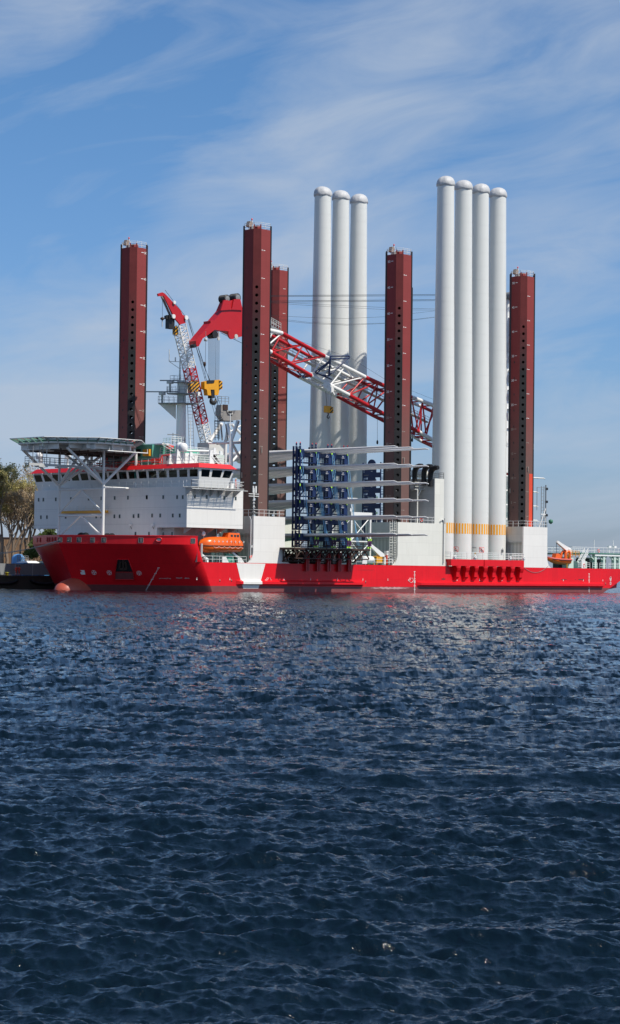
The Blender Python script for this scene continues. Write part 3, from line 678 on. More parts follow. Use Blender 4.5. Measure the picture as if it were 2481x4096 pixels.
f.tube((-18,-1.4,24.2),(-13,-2.8,24.3),.16); f.tube((-17,4.5,23.6),(-12,-3.5,23.8),.12); part('mooring_gear',f,WHT,dh)
f=MB(); f.path([(-18.2,22,22.6),(-18.2,8,22.7),(-18.2,5,22.7),(-18.2,4.4,23.5),(-18.2,2.6,23.6)],.13,6); f.path([(-18.3,20,25),(-18.3,19,24.2),(-18.3,19,22.7)],.1,6); f.path([(-18.4,4.4,TZ),(-18.4,4.4,23.5)],.16,6); f.box(-17.9,-17.1,5.5,7.7,22.3,23.2); f.path([(-18.5,24,22.2),(-18.5,10,22.15)],.1,6); part('fire_main',f,WOODR,dh)
f=MB(); f.box(-17.9,-17.2,8.3,9.9,23.6,24.8); part('yellow_box',f,YEL,dh)
def radome(x,y,z,r,zf):
    f=MB().mat(WHT); f.tube((x,y,zf),(x,y,z-r*.7),.16); f.lathe((x,y,z),[(r*.72,-r),(r*.98,-r*.75),(r,-.1*r)]+[(r*math.cos(t),r*math.sin(t)) for t in [math.pi/2*i/7 for i in range(8)]],24)
    part('radome',f,None,V)
c=U(733,1789,y=-.5); radome(c.x,c.y,c.z,.80,TZ); c=U(720,1786,y=2.5); radome(c.x,c.y,c.z,.75,TZ)
c=U(158,1822,x=-14); radome(-14,c.y,c.z,.70,TZ); c=U(272,1823,x=-14); radome(-14,c.y,c.z,.62,TZ); c=U(165,1842,x=-15); radome(-15,c.y,c.z,.3,TZ)
f=MB()
for px,h_ in ((760,4.5),(683,3),(240,3),(225,2.2)):
    c=U(px,1900,x=-13); f.bar((-13,c.y,TZ),(-13,c.y,TZ+h_),.05)
for x,y,z0,z1 in ((-9.5,-3.4,TZ,31),(-12,4,25,30)): f.bar((x,y,z0),(x,y,z1),.07)
part('whip_aerials',f,WHT,V)
# ------------------------------------------------------------------ radar mast
mx_,my=-3.2,16.6
c=U(724,1780,y=my); mx_=c.x
f=MB().mat(WHT); f.lathe((mx_,my,0),[(1.05,21.5),(.92,27),(.82,34.5)],24,caps=False); f.mat(MASTM).lathe((mx_,my,0),[(.82,34.5),(.78,36),(.76,38.4)],24); mast=part('radar_mast',f,None,V)
f=MB(); f.lathe((mx_,my,0),[(1.012,34.2),(1.012,36.0)],24,caps=False); 
def plat(pz,pts,th=.14):
    f=MB(); f.prism([(mx_+x,my+y,pz) for x,y in pts],(0,0,th))
    f2=MB(); P=[(mx_+x,my+y,pz+th) for x,y in pts]; f2.rail(P+[P[0]],1.2,.9,.03,(.5,1)); p_=part('mast_platform',f,GREY,mast); part('railing',f2,GREY,p_)
    return p_
# positions from the photograph: platforms at three heights
z1=U(724,1616,y=my).z; z2=U(724,1577,y=my).z; z3=U(724,1532,y=my).z
plat(z1,[(-3.4,2.6),(-2.4,3.4),(2.2,1.6),(3.0,-1.6),(1.6,-2.6),(-1.2,-1.8)]); plat(z2,[(-2.4,1.4),(-1.2,2.4),(2.0,1.2),(2.4,-1.4),(1.0,-2.2),(-1.6,-1.2)]); plat(z3,[(-1.6,1.4),(1.6,1.0),(1.8,-1.4),(-.8,-1.4)])
f=MB().mat(MASTM); f.prism([(mx_-3.2,my+2.8,z1),(mx_-.7,my+.7,z1),(mx_-.7,my+.7,z1-2.8),(mx_-2.9,my+2.5,z1-.3)],(.25,.25,0))
f.tube((mx_-.5,my+.3,z2),(mx_-.5,my+.3,z3),.22); f.tube((mx_+.8,my-.4,z2),(mx_+.8,my-.4,z3),.28); part('mast_top',f,None,mast); f=MB().mat(MASTM); f.tube((mx_-.3,my+.2,z3),(mx_-.3,my+.2,z3+4.6),.2,.1)
f.bar((mx_-2,my+1.3,z3+3.9),(mx_+1.4,my-1.3,z3+3.9),.07); f.bar((mx_-2,my+1.3,z3+3.9),(mx_-2,my+1.3,z3+6.1),.07); f.bar((mx_+.7,my-.8,z3+3.9),(mx_+.7,my-.8,z3+5.4),.1); f.bar((mx_-1,my+.7,z3+3.9),(mx_-1,my+.7,z3+4.7),.12); f.bar((mx_-2,my+1.3,z3+3.9),(mx_-.3,my+.2,z3+2.6),.06); f.bar((mx_+1.4,my-1.3,z3+3.9),(mx_-.3,my+.2,z3+2.6),.06)
part('aerial_bracket',f,None,mast)
for zz,L_,dx,dy in ((z1+2.2,6.2,-2.6,2.4),(z2+2.5,3.8,-1.6,1.4)):
    f=MB().mat(GREYW); x,y=mx_+dx,my+dy; f.tube((x,y,zz-2.2),(x,y,zz-.5),.2); f.box(x-.5,x+.5,y-.4,y+.4,zz-.6,zz-.1); a=Vector((-.6,.75,0)).normalized(); f.mat(GREY).bar(Vector((x,y,zz))-a*L_/2*-1,Vector((x,y,zz))-a*L_/2,.13); part('radar_scanner',f,None,mast)
f=MB().mat(GREY); f.ladder((mx_+1.2,my-1.0,z1),(mx_+1.6,my-1.2,z1-8.2),(1,-.6,0),.9,.05,.6); part('ladder',f,None,mast)
f=MB().mat(MARK).box(mx_+2.2,mx_+2.6,my-2.1,my-1.8,z1+1.6,z1+2.3); part('searchlight',f,None,mast)
# ------------------------------------------------------------------ helideck
HX,HY,HZ=-27.05,16.65,25.95; RI=11.35
oc=lambda r,z:[(HX+r/math.cos(math.pi/8)*math.cos(math.pi/8+k*math.pi/4),HY+r/math.cos(math.pi/8)*math.sin(math.pi/8+k*math.pi/4),z) for k in range(8)]
f=MB().mat(GRN2); f.loft([oc(9.9,25.35),oc(9.9,25.6)]); f.mat(WHT); f.loft([oc(9.95,25.05),oc(9.95,25.34)])
hd=part('helideck',f,None,V)
f=MB().mat(WHT); o_=oc(RI,25.98); i_=oc(9.9,25.45)
for k in range(8):
    a,b_=Vector(o_[k]),Vector(o_[(k+1)%8]); c,d=Vector(i_[k]),Vector(i_[(k+1)%8]); f.mat(WHT).bar(a,b_,.07)
    for q in range(6): f.mat(GREYW); f.bar(a.lerp(b_,q/5),c.lerp(d,q/5)-Vector((0,0,.25)),.09)
    f.mat(NET); f.quad(a-Vector((0,0,.02)),b_-Vector((0,0,.02)),d,c)
part('safety_net',f,None,hd)
f=MB().mat(WHT)
for y in (HY-8.2,HY-6,HY-2,HY+2,HY+6,HY+8.2):
    L_=9.6 if abs(y-HY)<5 else 7.0 if abs(y-HY)<7 else 5.0; f.box(HX-L_,HX+L_,y-.12,y+.12,24.3,25.04); f.box(HX-L_,HX+L_,y-.25,y+.25,24.28,24.36)
for x in (HX-8.5,HX-4,HX,HX+4,HX+8.5):
    L_=9.3 if abs(x-HX)<5 else 5.0; f.box(x-.12,x+.12,HY-L_,HY+L_,24.1,25.0); f.box(x-.25,x+.25,HY-L_,HY+L_,24.08,24.15)
part('deck_girders',f,None,hd)
LX=-26.0; YL,YR=22.9,10.9
f=MB().mat(WHT); top=24.3
pn=U(269,1777,y=YR); pa=U(524,1795,y=YR)
for y in (YL,YR):
    A=Vector((LX,y,18.4)); f.tube((LX,y,8.2),A,.27,n=12); f.tube(A,(LX,y,top),.22,n=12); f.tube(A,(pn.x,y,24.3),.24,n=12); f.tube(A,(-18.9,y-.2,24.3),.24,n=12); f.tube((-18.6,y,ZB),(-18.6,y,24.3),.25,n=12); f.tube(A-Vector((0,0,.6)),(-18.7,y,17.85),.2,n=10)
f.tube((LX,YL,18.4),(LX,16.9,24.3),.24,n=10); f.tube((LX,YR,18.4),(LX,16.9,24.3),.24,n=10); f.tube((LX,YL,18.4),(-20,17.5,24.3),.24,n=10); f.tube((LX,YR,18.4),(-31,16.9,24.3),.2,n=10)
for z in (17.6,13.0): f.tube((LX,YL,z),(LX,YR,z),.2,n=10)
for z,zb in ((17.6,13.4),(13.0,9.2)):
    f.tube((LX,16.9,z),(LX,YL,zb),.17,n=8); f.tube((LX,16.9,z),(LX,YR,zb),.17,n=8)
part('support_frame',f,None,hd)
f=MB().mat(GREYW); f.box(-40.6,-20.5,13.2,14.3,21.3,21.42); f.box(-40.6,-20.5,13.15,13.3,21.1,21.5)
for k in range(5): f.box(-38.5+k*4.4,-36.6+k*4.4,13.1,14.3,20.9,21.1)
f.mat(DARK); f.rail([(-40.6,13.2,21.42),(-20.5,13.2,21.42)],1.15,1.1,.045,(.33,.66,1)); f.mat(GREY); f.rail([(-40.6,14.3,21.42),(-20.5,14.3,21.42)],1.15,1.8,.035,(.5,1)); f.rail([(-40.6,13.2,21.42),(-40.6,14.3,21.42)],1.15,1,.05)
for k in range(7): x=-39.8+k*3; f.mat(GREYW if k%2 else GREY).bar((x,13.2,21.4),(x,13.2,24.4),.07)
f.mat(GREY).ladder((-38.0,13.2,21.4),(-38.0,13.2,24.8),(1,0,0),.7,.06,.4)
part('catwalk',f,None,hd)
f=MB().mat(BROWN)
for y,z in ((11.5,23.6),(12.5,23.9),(15,23.4),(18,23.8)): f.tube((HX-9.5,y,z),(HX+8,y,z),.11,n=6)
for k in range(9): f.tube((HX-8+k*2,11.5,23.6),(HX-8+k*2,11.5,24.2),.08,n=5); f.tube((HX-8+k*2,11.4,23.6),(HX-8+k*2,18.5,23.7),.07,n=5)
f.mat(WHT); f.tube((HX-2,6.4,23.9),(HX+7.2,6.4,23.9),.09,n=6); 
for k in range(4): f.tube((HX-1.6+k*2.9,6.4,23.9),(HX-1.6+k*2.9,6.4,24.6),.06,n=5)
part('foam_pipes',f,None,hd)
f=MB().mat(WHT); f.box(-16.9,-14.6,6.0,11,25.6,25.8); f.rail([(-15,5.6,25.9),(-12,5.6,25.9),(-12,11,25.9)],1.2,.8,.05); f.mat(WOODR).box(-15.6,-14.4,5.7,6.3,24.9,25.5); f.mat(GREYW); f.bar((-17,5.7,25.9),(-13.8,5.7,24.7),.1); f.bar((-17,5.7,25.4),(-13.8,5.7,24.2),.08)
f.mat(GREY); f.bar((-13.8,6.6,25.8),(-13.8,6.6,27.8),.08); f.bar((-14.6,7.2,27.5),(-13.0,6.0,27.5),.1); part('access_stair',f,None,hd)
c=Vector((-17.3,18,22.0))
for k,(dx,dy,r) in enumerate(((0,2.2,1.0),(-.4,0,.8),(0,-3.3,1.05))):
    f=MB(); f.mat(GREYW if k==2 else GREY).lathe((c.x+dx,c.y+dy,TZ+1.0),[(r*.3,-.5),(r,-.35),(r,.35),(r*.3,.5)],18,'y'); f.mat(GREY).box(c.x+dx-.8,c.x+dx+.8,c.y+dy-.8,c.y+dy+.8,TZ,TZ+.4); part('hose_reel',f,None,V)
# mooring winches on the forecastle
for px,r in ((343,.95),(448,.8)):
    c=U(px,2128,x=-23.5); f=MB().mat(DARK); f.lathe((-23.5,c.y,9.15),[(r,-.12),(r,.12)],20,'y'); f.lathe((-23.5,c.y+1.2,9.15),[(r,-.12),(r,.12)],20,'y'); f.mat(GREYW).lathe((-23.5,c.y-.9,9.15),[(.35,-.6),(.35,2.0)],14,'y'); f.mat(GREY).box(-24.3,-22.7,c.y-1.2,c.y+1.6,8.2,8.8)
    f.mat(WHT)
    for k in range(6): f.lathe((-23.9,c.y-1.4-k*.45,9.35),[(.05,-.12),(.2,-.1),(.2,.1),(.05,.12)],8,'y')
    part('mooring_winch',f,None,V)
# ------------------------------------------------------------------ service crane with lattice jib
def lattice(P0,P1,w0,w1,ux,uy,r,segs,mats,bays,rb=None):
    """four-chord truss between two points; returns list of (section mesh builders)"""
    P0,P1=Vector(P0),Vector(P1); ux,uy=Vector(ux).normalized(),Vector(uy).normalized(); out=[]; rb=rb or r*.5
    pt=lambda t,i:P0.lerp(P1,t)+ (ux*(1 if i in (1,2) else -1)+uy*(1 if i>1 else -1))*((w0+(w1-w0)*t)/2)
    for (t0,t1),m in zip(segs,mats):
        f=MB().mat(m); nb=max(1,round(bays*(t1-t0)))
        for i in range(4): f.tube(pt(t0,i),pt(t1,i),r,n=6)
        for k in range(nb):
            a=t0+(t1-t0)*k/nb; b_=t0+(t1-t0)*(k+1)/nb
            for i in range(4):
                j=(i+1)%4
                if (k+i)%2: f.bar(pt(a,i),pt(b_,j),rb)
                else: f.bar(pt(a,j),pt(b_,i),rb)
                f.bar(pt(a,i),pt(a,j),rb)
        out.append(f)
    return out,pt
CYP=20.0
pb=U(832,1790,y=CYP); pm=U(717,1300,y=CYP)
f=MB().mat(WHT); f.lathe((pb.x+.5,CYP,0),[(1.6,HD),(1.6,24),(2.1,24.4),(2.1,25.6)],20); f.mat(MASTM).box(pb.x-1.2,pb.x+3,CYP-1.6,CYP+1.6,25.6,27.6)
crane2=part('service_crane',f,None,V,'slim red and white lattice crane standing behind the bridge')
dv=(pm-pb).normalized(); ux=Vector((0,1,0)); uy=dv.cross(ux)
secs,pt=lattice(pb,pm,1.5,1.75,ux,uy,.13,[(0,.2),(.2,.36),(.37,.66),(.66,.93),(.93,1)],[WHT,REDC,REDC,WHT,WHT],34)
for f in secs: part('boom_section',f,None,crane2)
J=lambda a,b,y=CYP:U(550+a/2.487,1100+b/2.487,y=y)
f=MB().mat(REDC); out=[(204,186),(250,172),(275,185),(430,350),(450,395),(500,420),(478,450),(480,478),(425,492),(355,410),(350,385),(262,208),(210,212)]
for y in (CYP-.9,CYP+.6): f.prism([J(a,b,y) for a,b in out],(0,.3,0))
for a,b in ((240,190),(300,270),(380,380),(440,460)): f.tube(J(a,b,CYP-.8),J(a,b,CYP+.9),.16)
part('jib_head',f,None,crane2)
f=MB().mat(WHT)
for a,b,r in ((368,272,.32),(487,424,.42),(360,412,.4)): p=J(a,b,CYP-1.1); f.lathe((p.x,p.y,p.z),[(r,-.12),(r,.12)],16,'y')
part('sheave',f,None,crane2)
f=MB().mat(GREY); f.bar(J(240,210),J(325,400),.22); f.bar(J(262,208,CYP+1),J(345,395,CYP+1),.1); f.mat(DARK); p=J(325,450); f.box(p.x-.7,p.x+.7,p.y-.5,p.y+.5,p.z-1.6,p.z+.9); p=J(325,432); f.box(p.x-1.2,p.x,p.y-.3,p.y+.3,p.z-.2,p.z+.4); part('jib_platform',f,None,crane2)
f=MB().mat(HAZ); p=J(378,545); f.box(p.x-.35,p.x+.35,p.y-.4,p.y+.4,p.z-.9,p.z+.6); f.mat(WHT); f.bar(J(385,500),J(395,600),.12); f.bar(J(360,600),J(405,610),.1); part('hook_block',f,None,crane2)
f=MB().mat(DARK); f.bar(J(249,205),J(249,425),.03); f.mat(BROWN).lathe(J(248,432),[(.05,.3),(.38,.05),(.38,-.15),(.05,-.4)],10); f.mat(GREYW).bar(J(247,450),J(247,515),.09); part('whip_hook',f,None,crane2)
f=MB()
for a,b,c_,d in ((505,430,770,1390),(512,436,830,1395),(500,440,800,1400),(600,720,900,1560),(590,740,960,1600)): f.bar(J(a,b),J(c_,d),.035)
f.bar(J(275,150),J(368,272),.04); f.bar(J(368,272),J(487,424),.04); part('hoist_rope',f,DARK,crane2)
f=MB().mat(HAZ)
p=J(570,1105,CYP-2.2); f.prism([J(a,b,CYP-2.6) for a,b in ((528,1070),(560,1052),(600,1052),(618,1085),(615,1120),(598,1160),(545,1162),(530,1110))],(0,.9,0)); f.mat(YEL); f.prism([J(a,b,CYP-1.65) for a,b in ((528,1070),(560,1052),(600,1052),(618,1085),(598,1160),(545,1162))],(0,.35,0)); f.mat(GREY); f.bar(J(572,1160,CYP-2.2),J(572,1210,CYP-2.2),.12); f.tube(J(572,1195,CYP-2.2),J(568,1215,CYP-2.2),.25)
part('hook_block',f,None,crane2)
CRDL=paint('grimy_cradle_grey',(.26,.25,.24),.6,var=.2,streak=.3,rust=.5)
# ------------------------------------------------------------------ boom rest
f=MB().mat(WHT); Q=lambda a,b,y:U(820+a/7.7,1580+b/7.7,y=y)
top_=Q(800,870,18); 
yN,yF=3.0,24.0
colN=Q(810,1400,yN); x_=colN.x
f.tube((x_,yN,HD),(x_,yN,colN.z),.36,n=12); f.tube(colN,Q(1020,800,yN),.34,n=12); f.tube(colN,Q(700,900,yN+2),.26,n=10)
f.tube(Q(100,1480,yN+4),Q(1110,1470,yN),.22,n=10); f.tube(Q(370,1500,12),Q(1110,1440,6),.22,n=10)
f.tube(Q(160,1420,14),Q(520,880,14),.36,n=12); f.tube(Q(660,1400,12),Q(740,900,12),.36,n=12); f.tube(Q(640,1400,12),Q(620,2100,12),.32,n=12)
f.tube(Q(830,900,16),Q(1300,1400,16),.26,n=10); f.tube(Q(860,1520,yN),Q(1290,2350,yN),.24,n=10); f.tube(Q(1110,1730,8),Q(840,2050,8),.24,n=10); f.tube(Q(770,1130,10),Q(1110,940,10),.14,n=8); f.tube(Q(1050,1420,10),Q(1110,1320,10),.16,n=8)
f.mat(GREY); f.tube(Q(490,900,11),Q(540,1400,11),.15,n=8); f.tube(Q(640,900,11),Q(720,1410,11),.12,n=8)
f.mat(WHT).tube(Q(840,2300,yN+1),Q(1110,2320,yN+1),.2,n=10)
rest=part('boom_rest',f,None,V,'white tubular boom rest behind the bridge')
f=MB().mat(CRDL); f.prism([Q(a,b,9) for a,b in ((510,300),(715,300),(715,470),(830,480),(880,620),(950,470),(1115,470),(1115,760),(900,780),(600,800),(480,620),(480,470))],(0,1.3,0)); f.mat(GREYW).prism([Q(a,b,8.8) for a,b in ((690,485),(830,490),(875,600),(730,590))],(0,.2,0)); f.mat(DARK)
for a in (748,808): p=Q(a,530,8.78); f.lathe((p.x,p.y,p.z),[(.24,0),(.24,-.03)],12,'y')
f.mat(BROWN).prism([Q(a,b,8.85) for a,b in ((570,290),(710,300),(710,460),(575,455))],(0,.1,0)); part('boom_cradle',f,None,rest)
f=MB().mat(GREY); f.rail([Q(395,265,9),Q(735,285,9)],1.35,.9,.05); f.rail([Q(310,790,9),Q(560,800,9)],1.6,.6,.05,(.3,.6,1)); f.mat(DARK).bar(Q(300,800,9),Q(860,810,9),.14); f.ladder(Q(360,800,9),Q(370,1400,9),(1,0,0),.9,.07,.5); f.ladder(Q(420,800,9),Q(430,1350,9),(1,0,0),.5,.05,.5)
part('railing',f,None,rest)
# ------------------------------------------------------------------ main crane
YB=18.0
BW=3.4
def bz(px,py,y=YB-BW/2): return U(px,py,y=y)
ped=Vector((96,20,0))
f=MB().mat(WHT); f.lathe((ped.x,ped.y,0),[(4.2,HD),(3.6,9),(3.6,22),(5.0,23),(5.0,25.5)],28)
crane=part('main_crane',f,None,V,'huge red and white lattice boom crane lying along the deck')
f=MB().mat(WHT); f.box(90,101,15.5,24.5,25.5,31); f.rail([(90,15.5,31),(101,15.5,31)],1.2,1.5,.06); part('machinery_house',f,None,crane)
f=MB().mat(WHT)
for y in (16.2,24): f.tube((92,y,31),(95.3,20-(20-y)*.4,64.3),.55,.4,n=10); f.tube((99.5,y,31),(95.3,20-(20-y)*.4,64.3),.4,n=10)
for k in range(7):
    z=35+k*4.2; f.bar((92.3+k*.4,16.4+k*.3,z),(99-k*.5,16.6+k*.3,z+2),.14); f.box(92.2+k*.42,94.4+k*.35,15.6,16.8,z,z+.15); f.box(92.0+k*.42,93.2+k*.4,15.9,17.9,z-2.2,z-.8)
f.mat(GREY); f.lathe((95.3,19,64.2),[(.9,-1.6),(.9,1.6)],16,'y'); f.mat(WHT); f.rail([(93.5,16.5,62.5),(97,16.5,62.5)],1.2,1,.06); f.prism([(93.4,16.3,52),(95.4,16.3,52),(95.2,16.3,58.5),(94.2,16.3,58.5)],(0,.5,0)); part('mast_frame',f,None,crane)
UN=[(1058,1316),(1128,1333),(1297,1425),(1460,1508),(1560,1553),(1645,1588),(1735,1622),(2030,1760)]
LN=[(1030,1378),(1085,1409),(1245,1503),(1395,1580),(1540,1658),(1675,1727),(1735,1762),(2030,1900)]
UM=[WHT,REDC,WHT,REDC,REDC,WHT,REDC]; LM=[WHT,REDC,WHT,REDC,REDC,WHT,REDC]
for k in range(7):
    f=MB().mat(UM[k])
    for sgn in (0,1):
        y=YB-BW/2+sgn*BW; dy=Vector((0,sgn*BW,0))
        A,B=bz(*UN[k])+dy,bz(*UN[k+1])+dy; C,D=bz(*LN[k])+dy,bz(*LN[k+1])+dy
        f.mat(UM[k]).tube(A,B,.42 if sgn==0 else .34,n=10); f.mat(LM[k]).tube(C,D,.42 if sgn==0 else .34,n=10)
        nb=2 if k<6 else 6
        for q in range(nb):
            t0,t1=q/nb,(q+1)/nb; f.mat(UM[k] if k<4 else REDC); f.tube(A.lerp(B,t0),C.lerp(D,t0),.17,n=6); f.tube(C.lerp(D,t0),A.lerp(B,t1),.17,n=6)
        if sgn==0: A0,B0,C0,D0=A,B,C,D
        else:
            for q in range(nb+1):
                t=q/nb; f.tube(A0.lerp(B0,t),A.lerp(B,t),.14,n=6); f.tube(C0.lerp(D0,t),C.lerp(D,t),.14,n=6)
                if q<nb: t1=(q+1)/nb; f.tube(A0.lerp(B0,t),A.lerp(B,t1),.12,n=6); f.tube(C0.lerp(D0,t1),C.lerp(D,t),.12,n=6)
    part('boom_section',f,None,crane)
f=MB().mat(GREYW); a=bz(1060,1352)+Vector((0,BW/2,0)); b_=bz(1735,1690)+Vector((0,BW/2,0))
f.prism([a+Vector((0,-.5,0)),b_+Vector((0,-.5,0)),b_+Vector((0,.5,0)),a+Vector((0,.5,0))],(0,0,.12)); f.mat(GREY)
for o_ in (-.5,.5): 
    for hh_ in (.55,1.1): f.bar(a+Vector((0,o_,hh_)),b_+Vector((0,o_,hh_)),.04)
for k in range(40): p=a.lerp(b_,k/39); f.bar(p+Vector((0,-.5,0)),p+Vector((0,-.5,1.1)),.04)
part('boom_walkway',f,None,crane)
f=MB().mat(GREYW); p=bz(1085,1310); q=bz(1124,1332)
f.rail([p+Vector((0,0,.6)),q+Vector((0,0,.6))],1.3,.7,.05); f.rail([p+Vector((0,1.4,.6)),q+Vector((0,1.4,.6))],1.3,.7,.05); f.mat(GREY).prism([p,q,q+Vector((0,1.4,0)),p+Vector((0,1.4,0))],(0,0,.5)); part('boom_platform',f,None,crane)
# blue tugger frame on the boom
B2=lambda a,b,y=YB-BW/2-.5:U(1050+a/2.131,1100+b/2.131,y=y)
f=MB().mat(BLUE)
for a,b in (((578,693),(738,690)),((590,715),(738,712)),((578,693),(565,860)),((582,693),(572,860)),((738,700),(565,860)),((568,735),(450,830)),((450,830),(590,890)),((578,740),(460,840)),((490,850),(565,860))): f.tube(B2(*a),B2(*b),.14,n=6)
f.tube(B2(738,690),B2(738,712),.2,n=6)
for a,b in (((270,795),(350,878)),((350,878),(420,860)),((362,835),(350,878))): f.tube(B2(*a,YB),B2(*b,YB),.12,n=6)
part('tugger_frame',f,None,crane)
f=MB().mat(WHT)
for a,b in ((535,945),(560,960),(590,975)): p=B2(a,b,YB-BW/2-.4); f.lathe((p.x,p.y,p.z),[(.55,-.15),(.55,.15)],14,'y'); f.bar(p,p+Vector((.8,0,-1)),.2)
part('sheave_group',f,None,crane)
f=MB().mat(DARK); f.bar(B2(540,990),B2(550,1125),.04); f.bar(B2(588,1005),B2(578,1125),.04); f.mat(YEL); p=B2(562,1150); f.box(p.x-.9,p.x+.5,p.y-.4,p.y+.4,p.z-.55,p.z+.75); f.mat(HAZ).box(p.x+.1,p.x+.9,p.y-.5,p.y+.5,p.z-.6,p.z+.6); f.mat(DARK).tube(p+Vector((0,0,-.6)),p+Vector((0,0,-1.1)),.1); f.path([p+Vector((.3*math.cos(t),0,-1.35+.3*math.sin(t))) for t in [1.6+i*.5 for i in range(11)]],.1); part('hook_block',f,None,crane)
f=MB().mat(DARK)
for a,b,c_ in ((980,1170,1415),(1277,1340,1395)): f.bar(B2(a,b),B2(a,c_),.03); p=B2(a,c_+12); f.lathe(p,[(.05,.5),(.2,.2),(.2,-.2),(.05,-.4)],8)
part('tugger_line',f,None,crane)
# boom head
H=lambda a,b,y:U(550+a/2.487,1100+b/2.487,y=y)
def plate(mb,pts,y0,th): mb.prism([H(a,b,y0) for a,b in pts],(0,th,0))
f=MB().mat(REDC)
body=[(582,655),(728,478),(728,456),(768,450),(850,356),(890,262),(950,250),(1025,240),(1060,400),(1060,590),(985,600),(900,560),(822,552),(770,545),(712,590),(650,632),(612,708),(596,713),(585,690)]
plate(f,body,YB-1.1,1.9)
for y in (YB-1.35,YB+.9): plate(f,[(830,352),(860,250),(905,250),(940,345)],y,.3); plate(f,[(940,345),(960,240),(1020,240),(1045,350)],y,.35)
plate(f,[(900,560),(1045,570),(1045,610),(980,625),(930,610)],YB-1.35,.2)
part('boom_head',f,None,crane)
f=MB().mat(DARK)
for a,b,r in ((895,235,.78),(1000,225,.84)):
    p=H(a,b,YB-1.0); f.mat(DARK)
    for q in range(5): f.lathe((p.x,p.y+q*.36,p.z),[(r*.7,0),(r,.05),(r,.22),(r*.7,.28)],20,'y')
    f.mat(GREY).lathe((p.x,p.y-.04,p.z),[(r*.7,-.02),(r*.2,-.08)],20,'y')
p=H(775,592,YB-1.0); f.mat(DARK).lathe((p.x,p.y,p.z),[(.7,0),(.7,1.6)],20,'y'); p=H(940,590,YB-2.4); f.mat(REDC).lathe((p.x,p.y,p.z),[(.9,0),(.9,.3)],16,'y'); p=H(985,612,YB-2.5); f.mat(GREYW).lathe((p.x,p.y,p.z),[(.45,0),(.45,.25)],14,'y'); p=H(573,705,YB-1.5); f.mat(DARK).lathe((p.x,p.y,p.z),[(.35,0),(.35,1.0)],14,'y')
part('head_sheaves',f,None,crane)
f=MB().mat(GREY); p=H(680,625,YB-2.6); f.bar(H(680,560,YB-2.6),p,.04); f.mat(GREYW); f.lathe(p,[(.1,0),(.25,-.1),(.35,-.6),(.1,-.65)],10); f.mat(DARK).bar(p,H(673,1050,YB-2.6),.03); q=H(808,560,YB-2.6); f.mat(GREYW).bar(q,H(808,640,YB-2.6),.16); f.lathe(H(808,632,YB-2.6),[(.35,-.1),(.35,.1)],10,'y'); f.mat(BROWN).lathe(H(669,885,YB-2.6),[(.05,.4),(.25,.3),(.25,-.3),(.05,-.4)],8); f.bar(H(669,890,YB-2.6),H(669,912,YB-2.6),.1); part('auxiliary_hook',f,None,crane)
f=MB().mat(DARK)
for k in range(11):
    a=708+k*10.6; off=0; f.bar(H(a,600,YB-.8+off),H(a+ (2 if k<7 else -3),1050,YB-.8+off),.03)
part('hoist_rope',f,None,crane)
f=MB().mat(YEL)
plate(f,[(668,1062),(700,1052),(760,1050),(765,1075),(770,1045),(815,1042),(845,1060),(845,1135),(818,1140),(806,1195),(770,1195),(768,1140),(728,1140),(735,1198),(700,1196),(692,1140),(668,1130)],YB-1.0,1.0)
f.mat(HAZ); plate(f,[(815,1045),(846,1062),(846,1135),(818,1140)],YB-1.12,.1); f.mat(DARK); plate(f,[(690,1048),(765,1046),(762,1075),(692,1080)],YB-1.08,.07); f.mat(DARK).prism([H(738,1140,YB-.9),H(765,1140,YB-.9),H(768,1225,YB-.9),H(738,1225,YB-.9)],(0,1,0)); c=H(755,1245,YB-.5); f.path([c+Vector((.62*math.cos(t),0,.55*math.sin(t))) for t in [math.pi*.85+i*.42 for i in range(11)]],[.2,.26,.33,.4,.42,.42,.4,.34,.28,.2,.12],8)
part('hook_block',f,None,crane)
f=MB().mat(DARK)
mt=Vector((95.3,18,0))
for (x0_,y0_,x1_,y1_,r) in ((985,1183,2030,1176,.055),(985,1187,2030,1181,.05),(985,1205,2030,1196,.055),(985,1210,2030,1200,.05)):
    A=U(x0_,y0_,y=YB-1); B=U(x1_,y1_,y=YB+.5); f.bar(A,B,r)
for pts in ([(1085,1207),(1300,1219),(1540,1230),(1745,1236),(2030,1240)],[(1085,1212),(1300,1226),(1540,1238),(1745,1241),(2030,1236)],[(1085,1262),(1240,1270),(1380,1274),(1540,1267),(1745,1243),(2030,1200)],[(1085,1272),(1240,1290),(1390,1297),(1540,1292),(1745,1267),(2030,1210)],[(1085,1278),(1240,1294),(1390,1301),(1540,1294),(1745,1269),(2030,1215)]):
    f.path([U(a,b,y=YB) for a,b in pts],.03,4)
for pts in ([(1085,1440),(1300,1545),(1500,1645),(1740,1770)],[(1200,1480),(1400,1600),(1540,1680)],[(1180,1358),(1400,1430),(1545,1520)],[(1640,1560),(1740,1600)]): f.path([U(a,b,y=YB-2) for a,b in pts],.022,4)
f.bar(H(830,575,YB-2),H(1045,680,YB-2),.05)
part('pendant_rope',f,None,crane)
